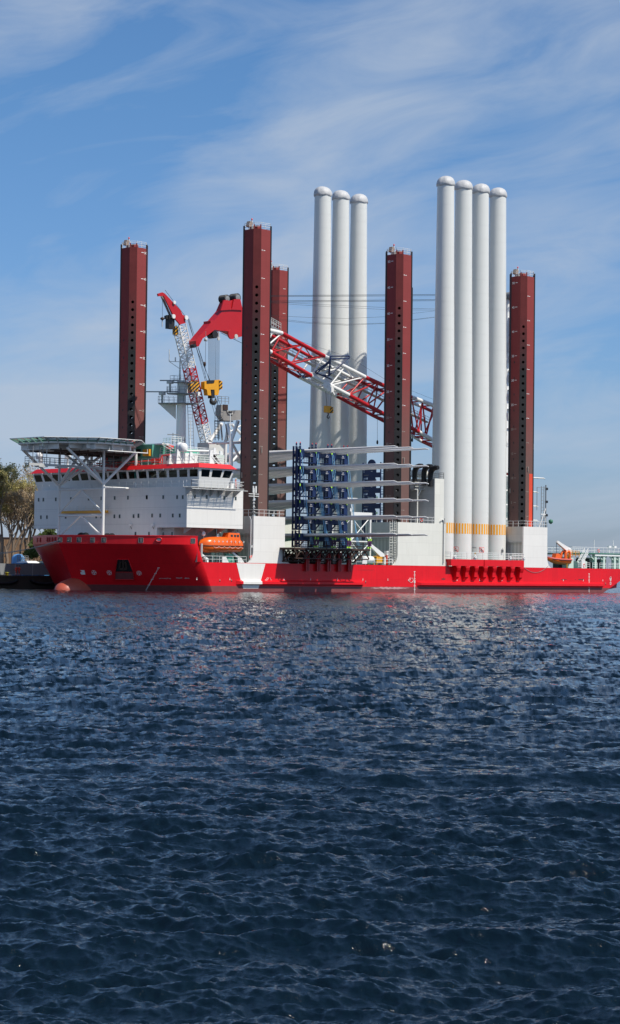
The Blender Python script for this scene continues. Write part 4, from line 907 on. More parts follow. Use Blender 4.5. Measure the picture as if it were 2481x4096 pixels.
# ------------------------------------------------------------------ railings along the deck edge
f=MB()
f.rail([(4.8,K+.15,HD),(33,K+.15,HD)],1.1,2.6,.045,(.5,1)); part('deck_railing',f,WHT,V); f=MB(); f.rail([(-17,K+.3,HD),(-5.6,K+.3,HD)],1.1,1.6,.04,(.5,1)); part('deck_railing',f,WHT,V)
f=MB(); 
x=U(2225,2270,y=K+.2).x
f.rail([(U(2313,2275,y=K+.2).x,K+.2,HD),(U(2360,2275,y=K+.2).x,K+.2,HD)],1.2,1.6,.05); part('deck_railing',f,WHT,V); f=MB(); f.rail([(U(2370,2275,y=K+.2).x,K+.2,HD),(U(2390,2275,y=K+.2).x,K+.2,HD)],1.2,1.2,.05); part('deck_railing',f,WHT,V); f=MB(); f.rail([(U(2399,2275,y=K+.2).x,K+.2,HD),(U(2424,2275,y=K+.2).x,K+.2,HD)],1.2,1.2,.05); part('deck_railing',f,WHT,V); f=MB(); f.rail([(U(2434,2275,y=K+.2).x,K+.2,HD),(111.5,K+.2,HD)],1.2,1.6,.05); part('deck_railing',f,WHT,V); f=MB(); f.rail([(83,5,HD),(90,5,HD)],1.1,1.4,.04)
part('deck_railing',f,WHT,V)
# stern raised platform
f=MB().mat(PALEG); xa=U(2291,2215,y=-1.5).x; z=U(2291,2213,y=-1.5).z
f.box(xa,111.8,-1.5,24,z-.02,z+.10); f.mat(WHT).box(xa+8,111.8,-1.45,-1.2,z-.45,z-.021); f.mat(GRN2).box(xa,111.8,-1.56,-1.5,z+.0,z+.18)
for px in (2379,2413,2456,2475): xx=U(px,2240,y=-1).x; f.mat(PALEG).box(xx-.35,xx+.35,-1.3,-.6,HD,z-.02); f.bar((xx-.2,-1,z-1.3),(xx-2.2,-1,z-.1),.16); f.bar((xx+.2,-1,z-1.3),(xx+1.8,-1,z-.1),.16)
stp=part('stern_platform',f,None,V,'pale green raised working platform with white rails at the stern')
f=MB(); f.rail([(xa,-1.4,z+.1),(111.8,-1.4,z+.1)],1.25,1.35,.05,(.45,1)); f.rail([(xa,-1.4,z+.1),(xa,10,z+.1)],1.25,1.6,.045,(.45,1)); part('railing',f,WHT,stp); f=MB(); f.rail([(xa,10,z+.1),(111.8,10,z+.1)],1.25,1.6,.04,(.5,1)); part('railing',f,WHT,stp)
f=MB(); a=U(2316,2272,y=-2.2); b_=U(2350,2196,y=-2.2); 
for y in (-2.4,-1.5):
    for dz in (0,.5,1.0): f.bar((a.x,y,HD+dz),(b_.x,y,z+.1+dz),.08)
    for k in range(7): p=Vector((a.x,y,HD)).lerp(Vector((b_.x,y,z+.1)),k/6); f.bar(p,p+Vector((0,0,1)),.05)
for k in range(12): p=Vector((a.x,-2.4,HD)).lerp(Vector((b_.x,-2.4,z+.1)),k/11); f.box(p.x-.15,p.x+.15,-2.4,-1.5,p.z-.03,p.z+.03)
part('stair',f,WHT,stp)
f=MB().mat(WHT)
for px,hh_ in ((2377,3.0),(2453,3.0),): xx=U(px,2200,y=0).x; f.bar((xx,0,z),(xx,0,z+hh_),.07)
for px in (2437,2458): xx=U(px,2193,y=-.5).x; f.bar((xx,-.5,z),(xx,-.5,z+1.5),.08); f.box(xx-.4,xx+.4,-.8,-.2,z+1.4,z+1.8)
part('floodlight_pole',f,None,stp)
for px,py in ((2395,2203),(2337,2262)):
    c=U(px,py,y=-1.62 if py<2250 else K+.1); f=MB()
    for k in range(12): a0=2*math.pi*k/12; a1=2*math.pi*(k+1)/12; f.mat(WOODR if k%3 else WHT).tube((c.x+.3*math.cos(a0),c.y,c.z+.36*math.sin(a0)),(c.x+.3*math.cos(a1),c.y,c.z+.36*math.sin(a1)),.09,n=6)
    solo('life_ring',f,None,'red and white life ring hung on the '+('rail of the stern platform' if py<2250 else 'deck rail beside the stern stair'),'life ring','life rings on the ship rails')
for px,py,yy,lab in ((1686,2079,K-.05,'red and white life ring on the rail beside the three exhausts'),(1436,2262,K+3,'pale life ring on the deck below the brown platform')):
    c=U(px,py,y=yy); f=MB()
    for k in range(12): a0=2*math.pi*k/12; a1=2*math.pi*(k+1)/12; f.mat(WOODR if k%3 else WHT).tube((c.x+.3*math.cos(a0),c.y,c.z+.36*math.sin(a0)),(c.x+.3*math.cos(a1),c.y,c.z+.36*math.sin(a1)),.09,n=6)
    if py<2200: solo('life_ring',f,None,lab,'life ring','life rings on the ship rails')
f=MB().mat(WHT); f.box(104,106,3,6,HD,HD+2.4); f.mat(DARK); 
for k in range(9): xx=92.5+k*2; f.box(xx,xx+1.1,2.2,3.6,HD,HD+1.4+.9*math.sin(k*2.1)**2)
f.mat(ORGD).box(94,94.7,1.2,1.8,HD,HD+2.1); part('deck_machinery',f,None,V)
f=MB().mat(PALEG); cxx=U(2275,2250,y=-2.4).x; f.box(cxx-.9,cxx+.9,-3.0,-1.4,HD,HD+2.3); f.box(cxx+2.2,cxx+5.6,-3.0,-2.0,HD,HD+1.5); f.mat(WHT).box(cxx+2.3,cxx+3.6,K+.1,K+.8,HD,HD+1.7)
f.mat(YEL); f.rail([(cxx-1.2,-3.3,HD+2.3),(cxx+2.4,-3.3,HD+2.3)],1.3,1.2,.07); f.bar((cxx-1.8,-3.3,HD),(cxx-1.8,-3.3,HD+2.6),.1); part('davit_foundation',f,None,V)
# rescue boat crane
f=MB().mat(WHT); a=U(2227,2166,y=-2.4); bb=U(2285,2222,y=-2.4)
f.lathe((cxx,-2.3,0),[(.75,HD+2.3),(.7,HD+4.0)],16); pA=Vector((cxx+.2,-2.3,HD+3.6)); dv=(a-pA)
f.loft([[pA+Vector((0,-.45,-.6)),pA+Vector((0,.45,-.6)),pA+Vector((0,.45,.6)),pA+Vector((0,-.45,.6))],[pA.lerp(a,.35)+Vector((-.2,-.3,-.35)),pA.lerp(a,.35)+Vector((-.2,.3,-.35)),pA.lerp(a,.35)+Vector((.2,.3,.35)),pA.lerp(a,.35)+Vector((.2,-.3,.35))],[a+Vector((-.1,-.2,-.2)),a+Vector((-.1,.2,-.2)),a+Vector((.1,.2,.2)),a+Vector((.1,-.2,.2))]])
f.mat(DARK).bar(a+Vector((0,0,-.2)),Vector((a.x,-2.4,U(2227,2218,y=-2.4).z)),.05); part('boat_davit',f,None,V,'white davit crane arm over the small rescue boat')
c=U(2226,2240,y=-2.6)
rb=root('rescue_boat',(c.x,-2.6,c.z-.6),'open orange rescue boat hanging from the white davit by the stern','boat')
xl,xr=U(2188,2240,y=-2.6).x,U(2271,2240,y=-2.6).x; L_=xr-xl; zc=c.z
f=MB(); rings=[]
for k in range(13):
    t=k/12; x=xl+L_*t; w_=1.05*min(1,(.12+2.6*t))**.6 if t<.4 else 1.05; d=.95*(.25+.75*min(1,t*2.4)**.7); sh=.35*(1-t)**2
    rings.append([(x,-2.6+w_*math.sin(a),zc+sh-d*max(0,math.cos(a))**.8) for a in [-math.pi/2+math.pi*i/10 for i in range(11)]])
f.loft(rings,False,False,True); f.poly(rings[-1]); part('shell',f,ORG,rb)
f=MB(); f.path([(xr,-3.65,zc+.08),(xl+L_*.5,-3.65,zc+.12),(xl+L_*.2,-3.4,zc+.25),(xl+.1,-2.6,zc+.5),(xl+L_*.2,-1.8,zc+.25),(xl+L_*.5,-1.55,zc+.12),(xr,-1.55,zc+.08)],.2,8); part('buoyancy_tube',f,paint('faded_pink_tube',(.62,.12,.10),.5),rb)
f=MB(); xc=xl+L_*.42; f.prism([(xc-.9,-3.1,zc),(xc+1.3,-3.1,zc),(xc+1.2,-3.1,zc+.9),(xc+.5,-3.1,zc+1.35),(xc-.4,-3.1,zc+1.3)],(0,1,0)); f.path([(xr-1.6,-3.2,zc),(xr-1.5,-3.2,zc+1.3),(xr-1.1,-3.2,zc+1.75),(xr-.3,-3.2,zc+1.8),(xr-.1,-3.2,zc+1.5),(xr-.1,-3.2,zc)],.28,8); f.path([(xr-1.6,-2.1,zc),(xr-1.5,-2.1,zc+1.3),(xr-1.1,-2.1,zc+1.75),(xr-.3,-2.1,zc+1.8),(xr-.1,-2.1,zc+1.5),(xr-.1,-2.1,zc)],.28,8); f.box(xr-1.3,xr-.3,-3.2,-2.0,zc+1.65,zc+1.9); part('canopy',f,ORG,rb)
# slim light mast at the aft casing
f=MB().mat(GREY); a=U(2170,2105,y=1.0); zt=U(2170,1945,y=1.0).z; xx=a.x
f.ladder((xx,1,13.3),(xx,1,zt),(1,0,0),.9,.07,.7); f.bar((xx+1.1,1,13.3),(xx+1.1,1,zt+.3),.13); f.bar((xx-1.9,1,17),(xx-1.9,1,zt-.3),.06); f.bar((xx-1.9,1,zt-.3),(xx+1.1,1,zt-.3),.06); f.mat(WHT).bar((xx-1.2,1,13.3),(xx+1.1,1,zt-4.5),.12); f.bar((xx+.4,1,16.8),(xx+1.1,1,14.5),.1); f.bar((xx-.7,1,16.2),(xx+1.2,1,16.2),.12)
f.mat(DARK)
for z in (zt-.5,zt-3.2,zt-6): f.box(xx+1.1,xx+1.6,.8,1.2,z-.25,z+.25)
f.mat(GRN2).lathe((xx+2.2,.5,14.7),[(.1,-.5),(.45,-.2),(.45,.3),(.1,.5)],12); part('light_mast',f,None,V)
# ------------------------------------------------------------------ lifeboat and its davits
x0,x1=U(797,2185,y=-3.2).x,U(964,2190,y=-3.2).x; LBY=-3.2; zs=U(880,2184,y=LBY).z; Lb=x1-x0
lb=root('lifeboat',((x0+x1)/2,LBY,zs-1.5),'enclosed orange lifeboat with white crosses hanging below the bridge wing','boat')
f=MB(); rings=[]
for k in range(21):
    t=k/20; x=x0+Lb*t; e=min(1,(t/.16))**.5*min(1,((1-t)/.10+.12))**.5
    w_=1.45*e; up_=(1.15+.45*(t>.0)*math.sin(math.pi*min(1,t*1.05))**.7)*(.45+.55*e); dn=1.35*(.35+.65*e)-.25*t
    ring_=[]
    for i in range(24):
        a=2*math.pi*i/24; c_,s_=math.cos(a),math.sin(a); yy=w_*(abs(c_)**.75)*(1 if c_>0 else -1); zz=(up_ if s_>0 else dn*.92)*(abs(s_)**.85)*(1 if s_>0 else -1)
        ring_.append((x,LBY+yy,zs+zz+.0))
    rings.append(ring_)
f.loft(rings,True,True,True); part('shell',f,ORG,lb)
f=MB(); f.loft([[(x1-4.1,LBY-.8,zs+1.3),(x1-.9,LBY-.8,zs+1.1),(x1-.9,LBY+.8,zs+1.1),(x1-4.1,LBY+.8,zs+1.3)],[(x1-3.6,LBY-.65,zs+2.35),(x1-1.0,LBY-.65,zs+2.3),(x1-1.0,LBY+.65,zs+2.3),(x1-3.6,LBY+.65,zs+2.35)]]); tw=part('steering_tower',f,ORG,lb)
f=MB().mat(WIN)
for q in (-3.2,-2.4,-1.7): f.box(x1+q,x1+q+.45,LBY-.80,LBY-.72,zs+1.65,zs+2.0)
part('window',f,None,tw)
f=MB().mat(DARK); pts=[]
for k in range(21):
    t=k/20; e=min(1,(t/.16))**.5*min(1,((1-t)/.10+.12))**.5; pts.append((x0+Lb*t,LBY-1.45*e-.03,zs))
f.path(pts,.07,5); part('rubbing_band',f,None,lb)
f=MB().mat(MARK); yy=LBY-1.40
for k in range(8):
    xx=x0+Lb*(.23+.10*k); f.box(xx-.2,xx+.2,yy-.02,yy,zs+.72,zs+.79); f.box(xx-.035,xx+.035,yy-.02,yy,zs+.56,zs+.96)
f.path([(x0+Lb*(.2+.065*k*.5),LBY-1.5,zs-.1-.28*abs(math.sin(k*math.pi/4))) for k in range(23)],.025,4)
part('cross_marks',f,None,lb)
f=MB().mat(ORGD)
for k in (4,5): xx=x0+Lb*(.23+.10*k); 
for xx in (x0+Lb*.62,x0+Lb*.76):
    for a,b_ in (((-.45,.2),(.45,.2)),((.45,.2),(.45,1.2)),((.45,1.2),(-.45,1.2)),((-.45,1.2),(-.45,.2))): f.bar((xx+a[0],yy-.03,zs+a[1]),(xx+b_[0],yy-.03,zs+b_[1]),.03)
f.mat(DARK).lathe((x1-1.2,LBY,zs-1.45),[(.1,-.2),(.35,-.2),(.35,.2),(.1,.2)],12,'x'); part('hatch',f,None,lb)
f=MB().mat(WHT)
for xx in (x0+1.0,x1-.9):
    f.prism([(xx-.2,-1.0,10.95),(xx+.2,-1.0,10.95),(xx+.2,LBY,10.3),(xx-.2,LBY,10.3)],(0,.35,.2)); f.lathe((xx,LBY,9.95),[(.1,-.12),(.42,-.12),(.42,.12),(.1,.12)],14,'y'); f.mat(GREY).bar((xx,LBY,10.8),(xx,LBY,zs+1.3),.08); f.mat(WHT)
    f.prism([(xx,-.5,HD),(xx+.3,-.5,HD),(xx+.3,-3.9,HD),(xx+.3,-3.6,HD+.7),(xx,-1,HD+1.6)],(.3,0,0)); f.loft([[(xx-1.6,K+.4,HD+2.0),(xx-1.6,K+.7,HD+2.0),(xx-1.6,K+.7,HD+1.6),(xx-1.6,K+.4,HD+1.6)],[(xx+.8,K+.4,HD+.6),(xx+.8,K+.7,HD+.6),(xx+.8,K+.7,HD+.1),(xx+.8,K+.4,HD+.1)]])
f.prism([(-11.4,K+.3,HD+1.0),(-10.5,K+.3,HD+1.0),(-9.8,K+.3,HD),(-11.4,K+.3,HD)],(0,.4,0)); f.prism([(-7.6,K+.3,HD+.9),(-6.8,K+.3,HD+.9),(-6,K+.3,HD),(-7.6,K+.3,HD)],(0,.4,0))
part('boat_cradle',f,None,V)
f=MB(); ts=[]
for k in range(9):
    a=2*math.pi*k/9; ts.append((a,random.uniform(.85,1.1)))
f.loft([[( -8.9+.95*m_*math.cos(a)*1.5*(1-.12*l),-3.0+.7*m_*math.sin(a)*(1-.12*l),HD+l*.75) for a,m_ in ts] for l in range(3)]); part('tarpaulin_cover',f,GREEN,V)
f=MB().mat(GREYW); f.tube((x0-.2,K+.15,HD+.9),(x0-.2,K+.15,HD+3.2),.22,n=10); part('raft_canister',f,None,V)
f=MB().mat(GREY); f.ladder((-9.5,-.5,HD),(-9.5,-.5,10.9),(1,0,0),.8,.06,.5); f.bar((-4.9,K+.4,HD),(-4.9,K+.4,HD+3.6),.07); f.bar((-4.2,K+.4,HD),(-4.2,K+.4,HD+3),.06); f.mat(MARK).box(-4.4,-3.9,K+.2,K+.5,HD+2.7,HD+3.1); f.mat(WOODR).lathe((-4.5,K+.2,HD+1),[(.2,0),(.34,0),(.34,.1),(.2,.1)],14,'y')
part('deck_fittings',f,None,V)
# ------------------------------------------------------------------ tower tubes
def tower_mesh():
    f=MB().mat(TOWER); prof=[]
    for z,r in ((HD,2.22),(25,2.22),(40,2.08),(60,1.86),(80.85,1.69)): prof.append((r,z))
    full=[]
    zz=HD
    def rad(z):
        for (r0,z0),(r1,z1) in zip(prof,prof[1:]):
            if z<=z1+1e-6: return r0+(r1-r0)*(z-z0)/(z1-z0)
        return prof[-1][0]
    z=HD; full.append((rad(z),z))
    while z<80.8:
        z2=min(z+2.75,80.85); full.append((rad(z2),z2)); z=z2
    f.lathe((0,0,0),full,64)
    for r_,z_ in full[1:-1]:
        f.lathe((0,0,0),[(r_+.006,z_-.035),(r_+.010,z_),(r_+.006,z_+.035)],64,caps=False)
    return mesh('tube',f),rad
TM,TR=tower_mesh()
def cap_mesh(seed):
    rr=random.Random(seed); f=MB(); n=36; rings=[]; lob=[rr.uniform(.96,1.03) for _ in range(n)]; tx,ty=rr.uniform(-.25,.25),rr.uniform(-.25,.25)
    for k,(r,z) in enumerate([(1.74,80.35),(1.88,80.55),(1.90,80.75),(1.87,81.05),(1.74,81.5),(1.45,81.95),(1.0,82.26),(.5,82.42),(.05,82.46)]):
        rings.append([(r*math.cos(2*math.pi*i/n)*(1+(lob[i]-1)*(1 if 1<k<7 else .3))+tx*max(0,k-3)*.18,r*math.sin(2*math.pi*i/n)*(1+(lob[i]-1)*(1 if 1<k<7 else .3))+ty*max(0,k-3)*.18,z+(.09*math.sin(5*i*2*math.pi/n+seed) if k<3 else 0)) for i in range(n)])
    f.loft(rings,True,True,True); return mesh('fabric_cap',f,CAPM)
def band_mesh():
    f=MB(); r=2.22+.012
    for k in range(24):
        a0=2*math.pi*k/24; a1=a0+2*math.pi/24*.62
        for q in range(2):
            b0=a0+(a1-a0)*q/2; b1=a0+(a1-a0)*(q+1)/2
            f.quad((r*math.cos(b0),r*math.sin(b0),11.55),(r*math.cos(b1),r*math.sin(b1),11.55),(r*math.cos(b1),r*math.sin(b1),13.62),(r*math.cos(b0),r*math.sin(b0),13.62))
    return mesh('yellow_band',f,YELB)
BM=band_mesh()
def curved(f,r,a,w_,z0,z1,n=4):
    for q in range(n):
        b0=a-w_/2+w_*q/n; b1=a-w_/2+w_*(q+1)/n; f.quad((r*math.cos(b0),r*math.sin(b0),z0),(r*math.cos(b1),r*math.sin(b1),z0),(r*math.cos(b1),r*math.sin(b1),z1),(r*math.cos(b0),r*math.sin(b0),z1))
def anchor_sign(a):
    """square red-edged sign: black anchor crossed out by a red bar"""
    r=2.245; f=MB().mat(WOODR); W_=1.02/2.22; zc=8.45; H_=.52; curved(f,r,a,W_,zc-H_,zc+H_)
    f.mat(MARK); curved(f,r+.006,a,W_*.84,zc-H_*.84,zc+H_*.84)
    C=Vector((math.cos(a),math.sin(a),0))*(r+.03)+Vector((0,0,zc)); rt=Vector((-math.sin(a),math.cos(a),0)); L2=lambda x,z:C+rt*x+Vector((0,0,z))
    f.mat(BLK); f.bar(L2(0,-.28),L2(0,.22),.04); f.bar(L2(-.14,.13),L2(.14,.13),.03); f.path([L2(.06*math.cos(t),.28+.06*math.sin(t)) for t in [i*.8 for i in range(9)]],.02,4); f.path([L2(.26*math.sin(t),-.02-.26*math.cos(t)) for t in [-1.1+.22*i for i in range(11)]],.035,5)
    for s_ in (1,-1): f.poly([L2(s_*.30,-.02),L2(s_*.16,-.12),L2(s_*.32,-.2)])
    f.mat(WOODR).bar(L2(-.42,.42)+C.normalized()*.0,L2(.42,-.42),.045)
    return f
TWR=[]
near=[(x-.0) for x in (0,0,0,0)]
TY=1.5
nx=[U(a,b,y=TY).x for a,b in ((1783.8,736.3),(1855.5,752.4),(1922.5,768.5),(1992.2,783.9))]
labs=['tall pale grey tower tube behind the white engine casing, its foot hidden','tall pale grey tower tube with an anchor sign right beside the engine casing','tall pale grey tower tube with a small door and an anchor sign at its foot','tall pale grey tower tube next to the aft leg, a small lamp near its foot']
YA=28.0
fx=[U(a,b,y=YA).x for a,b in ((1292,779),(1364.5,793),(1436.6,806.5))]
labf=['leftmost of the three grey tower tubes behind the blade racks','middle of the three grey tower tubes behind the blade racks','rightmost of the three grey tower tubes behind the blade racks']
for k,(x,y,l) in enumerate([(x,TY,labs[i]) for i,x in enumerate(nx)]+[(x,YA,labf[i]) for i,x in enumerate(fx)]):
    t=root('tower_tube',(x,y,0),l,'tower tube','tower tubes standing upright on the deck'); BASE.pop(t.name)
    tb=part('tube',TM,None,t); part('fabric_cap',cap_mesh(k+1),None,t); (k<4 and part('yellow_band',BM,None,t))
    if k==1: part('anchor_sign',anchor_sign(R(226)-.52),None,t)
    if k==2:
        part('anchor_sign',anchor_sign(R(226)+.30),None,t)
        f=MB().mat(GREYW); a=R(226)-.38; r=2.235; curved(f,r,a,.37,6.3,8.75); f.mat(TOWER); curved(f,r+.008,a,.31,6.4,8.65); f.mat(MARK); curved(f,r+.014,a-.05,.10,7.6,7.95); f.mat(YEL); curved(f,r+.014,a+.08,.12,7.6,7.95); f.mat(GREY); curved(f,r+.1,a,.36,8.85,8.98); part('door',f,None,t)
    if k==3:
        a=R(226)+.6; f=MB().mat(GREY); c=Vector((math.cos(a),math.sin(a),0))*2.35+Vector((0,0,8.5)); f.box(c.x-.15,c.x+.15,c.y-.2,c.y+.2,c.z-.5,c.z+.1); f.mat(WHT).lathe((c.x,c.y-.1,c.z+.35),[(.02,-.2),(.16,0),(.02,.2)],8); part('lamp',f,None,t)
# ------------------------------------------------------------------ turbine blades and their blue frames (first set lies across the deck)
def blade_mesh():
    f=MB().mat(BLADE); L=43.4; n=16; rings=[]
    for t,ch,th,tw in ((0,1.75,1.75,0),(.015,1.75,1.75,0),(.06,1.8,1.7,0),(.12,2.3,1.5,0),(.2,2.9,1.28,0),(.3,2.3,.86,0),(.42,1.9,.68,0),(.55,1.5,.55,0),(.7,1.1,.45,0),(.82,.85,.39,0),(.92,.65,.33,0),(.985,.5,.28,0),(1.0,.22,.16,0)):
        r_=[]
        for i in range(n):
            a=2*math.pi*i/n; x=ch*(.5*math.cos(a)); 
            z=th*.5*math.sin(a)*(1 if ch==th else (1-.35*math.cos(a))) 
            x+=-(max(ch,1.75)-1.75)*.28
            k=R(tw); x,z=x*math.cos(k)-z*math.sin(k),x*math.sin(k)+z*math.cos(k)
            r_.append((x,-L*t,z-th*.5-.0+ (-.18*(t>.99))))
        rings.append(r_)
    f.loft(rings,True,True,True); return mesh('turbine_blade',f)
BLM=blade_mesh()
ordn=['topmost','second','third','fourth','fifth','lowest']; colw=['left','middle','right']
ZL=[25.6,22.57,19.53,16.5,13.52,10.42]
XC=[9.0,13.1,17.35]
YTIP=-26.0
for li in range(6):
    for ci in range(3):
        o=solo('turbine_blade',BLM,None,'long grey-white blade, %s layer of the %s blue rack column'%(ordn[li],colw[ci]),'turbine blade','turbine blades stacked across the deck')
        o.location=(XC[ci],YTIP+43.4,ZL[li]+.08)
def frame_parts():
    hw=2.04; y0,y1=-4.55,-3.6
    f=MB().mat(BLUE)
    for sx in (-1,1):
        for y in (y0,y1): f.box(sx*hw-.09,sx*hw+.09,y-.09,y+.09,-2.42,.62)
        for k in range(7): f.box(sx*hw-.05,sx*hw+.05,y0+.1,y1-.1,-2.2+k*.42,-2.12+k*.42)
    posts=None
    pl=[]
    for sx in (-1,1):
        f=MB().mat(BLUE)
        for y in (y0,y1,-2.9): f.box(sx*hw-.15,sx*hw+.10,y-.13,y+.13,-2.42,.62)
        for z_ in (-2.3,-1.0): f.box(sx*hw-.1,sx*hw+.06,y1,-2.9,z_,z_+.2)
        for k in range(7): f.box(sx*hw-.08,sx*hw+.06,y0+.1,y1-.1,-2.2+k*.42,-2.06+k*.42)
        f.box(sx*hw-.35,sx*hw-.13,y0+.3,y1-.1,-2.42,.2)
        pl.append(mesh('post',f))
    f=MB().mat(BLUE); f.box(-hw+.1,hw-.1,y0,y1,-1.30,-.55); f.box(-hw+.1,hw-.1,-3.0,-2.8,-1.3,-.7); f.box(-hw+.1,hw-.1,-3.0,-2.8,-2.4,-2.2); f.box(-hw+.1,-hw+1.0,y0-.05,y1,-.62,.10); f.mat(MARK)
    put_text(f,'UNIT',.22,(hw-1.15,y0-.02,-.78),(1,0,0)); put_text(f,'34000 KG',.20,(hw-1.15,y0-.02,-1.06),(1,0,0)); beam=mesh('clamp_beam',f)
    f=MB().mat(BLUE); f.box(-hw+.1,hw-.1,y0-.15,y0+.5,-2.42,-2.25); f.rail([(-hw+.9,y0-.1,-2.25),(hw-.9,y0-.1,-2.25)],1.05,.7,.04,(.33,.66,1)); f.box(hw-.95,hw-.1,y0-.2,y0-.05,-2.35,-1.2+.02); walk=mesh('walkway',f)
    f=MB().mat(BLUE); f.bar((-hw+.1,y0,-2.2),(-hw+1.25,y0,-1.15),.13); br=mesh('brace',f); f=MB().mat(BLUE); f.bar((-hw+.1,y1,-2.2),(-hw+1.25,y1,-1.15),.13); br2=mesh('brace',f)
    f=MB().mat(LIME); 
    for sx in (-1,1): f.box(sx*hw-.16,sx*hw+.02,y0-.16,y0-.1,-.55,-.1)
    f.mat(YEL); f.box(hw-.6,hw-.45,y0-.12,y0-.05,-1.35,-1.2); st=mesh('strap_cover',f)
    return pl[0],pl[1],beam,walk,br,br2,st
FP=frame_parts()
for li in range(6):
    for ci in range(3):
        fr=root('blade_frame',(XC[ci],0,ZL[li]),'blue railed blade frame, %s layer of the %s rack column'%(ordn[li],colw[ci]),'blade frame','blue steel frames stacked under the blades'); BASE.pop(fr.name)
        for nm,m_ in zip(('post','post','clamp_beam','walkway','brace','brace','strap_cover'),FP): part(nm,m_,None,fr)
f=MB().mat(BLUE)
for x in (6.95,11.05,15.2,19.45):
    for y in (-4.55,-3.6): f.box(x-.1,x+.1,y-.1,y+.1,26.3,26.75)
    f.mat(WOODR); 
    for y in (-4.55,-3.6): f.lathe((x,y,26.75),[(.1,0),(.05,.22)],6)
    f.mat(BLUE)
solo('post_caps',f,None,'red tipped stub posts on top of the blue blade racks','post caps')
f=MB()
k=0
for x in (7.1,11.0,11.4,15.1,15.5,19.4):
    for z0 in (25.0,22.0,18.9):
        f=MB(); f.bar((x,-4.75,z0),(x+2.0+(25-z0)*.1,-5.4,8.6),.05); 
        solo('lashing_strap',f,BLUEL,'pale blue lashing strap stretched from a blade frame down to the brown platform','lashing strap','lashing straps of the blade racks')
for i,x in enumerate((9.9,10.6,14.5,15.2,18.6,19.2,24.2,24.8)):
    f=MB().mat(LIME); f.box(x-.1,x+.22,-5.75,-5.6,9.4,9.85); f.mat(PURP).bar((x-.15,-5.7,9.5),(x-.1,-5.7,8.5),.1); f.bar((x+.15,-5.7,9.5),(x+.1,-5.7,8.5),.1); f.mat(LIME).box(x-.2,x+.15,-5.7,-5.5,8.05,8.3)
    solo('sling_bundle',f,None,'lime and violet sling bundle tied down at the brown platform','sling','slings on the brown platform')
# second set, lying along the deck aft of these, seen end-on
YS=11.6; X2=44.0
f2=MB().mat(BLUE)
f2.box(-.1,.1,-2.35,2.35,-2.9,-1.9); f2.box(-.05,.1,-1.2,1.9,-1.9,-.2); f2.mat(BLUE).prism([(-.06,1.05*math.cos(t)+.0,-.25+.95*math.sin(t)) for t in [math.pi*i/12 for i in range(13)]],(.15,0,0)); f2.mat(MARK); put_text(f2,'Vestas',.62,(-.12,.1,-.72),(0,-1,0)); put_text(f2,'V90',.3,(-.12,-.1,-1.7),(0,-1,0)); f2.mat(DIMM); put_text(f2,'24000 KG',.3,(-.12,1.3,-2.45),(0,-1,0))
m1=mesh('name_plate',f2)
f2=MB().mat(BLUE)
for y in (-2.4,2.3):
    for x in (0,1.6): f2.box(x-.1,x+.1,y-.1,y+.1,-2.95,.1)
    for k in range(6): f2.box(0,1.6,y-.05,y+.05,-2.7+k*.5,-2.6+k*.5)
for z in (-2.9,-.05): f2.box(0,1.7,-2.4,-2.2,z-.1,z); f2.box(0,1.7,2.2,2.4,z-.1,z)
f2.mat(LIME).box(-.15,-.05,-1.7,-1.5,-.9,-.5); m2=mesh('post',f2)
B2M=blade_mesh()
for li in range(5):
    z=U(1490,1852+62.2*li,y=YS).z
    fr=root('root_frame',(X2,YS,z),'blue frame with white name plate, %s in the stack behind the lattice tower'%['topmost','second','third','fourth','lowest'][li],'blade frame','blue root frames stacked behind the casing'); BASE.pop(fr.name)
    part('name_plate',m1,None,fr); part('post',m2,None,fr)
for li in range(4):
    z=U(2180,1913+56.5*li,y=YS).z
    o=solo('turbine_blade',B2M,None,'grey-white blade whose tip points aft past the aft leg, %s of four'%['topmost','second','third','lowest'][li],'turbine blade','turbine blades laid along the aft deck')
    xt=U(2180-(26 if li else 0),1913,y=YS).x
    o.rotation_euler=(0,0,R(90)); o.location=(xt-43.4,YS,z+.1)
# ------------------------------------------------------------------ brown support platform under the racks
f=MB().mat(BROWN); f.box(2.4,22.4,-7.8,-.8,7.55,7.88); sup_=solo('support_platform',f,None,'rusty dark brown truss platform carrying the blue blade racks over the ship side','platform'); 
f=MB().mat(BROWN)
for y in (-7.5,-4.3,-1.1):
    f.box(3,22.2,y-.14,y+.14,5.35,5.6) if y>-5 else f.box(3,22.2,y-.14,y+.14,5.9,6.1)
    zb=5.6 if y>-5 else 6.1
    for k in range(8):
        xa=3.2+k*2.4; f.bar((xa,y,zb),(xa+1.2,y,7.5),.13); f.bar((xa+1.2,y,7.5),(xa+2.4,y,zb),.13); f.bar((xa,y,zb),(xa,y,7.5),.1)
for k in range(9):
    xa=3.2+k*2.3; f.bar((xa,-7.6,7.5),(xa,-4.4,5.5),.12); f.bar((xa,-1.1,5.5),(xa,-4.4,7.5),.1)
part('truss',f,None,sup_)
f=MB(); f.rail([(2.6,-7.7,7.88),(22.3,-7.7,7.88),(22.3,-1,7.88)],1.25,1.6,.05); part('railing',f,BROWN,sup_)
for x in (9.14,12.02,14.77,17.64,20.35):
    f=MB().mat(REDC); f.box(x-.42,x-.12,K-.55,K-.02,3.75,7.2); f.box(x+.12,x+.42,K-.55,K-.02,3.75,7.2); f.box(x-.12,x+.12,K-.4,K-.02,3.75,7.2); part('side_bracket',f,None,sup_)
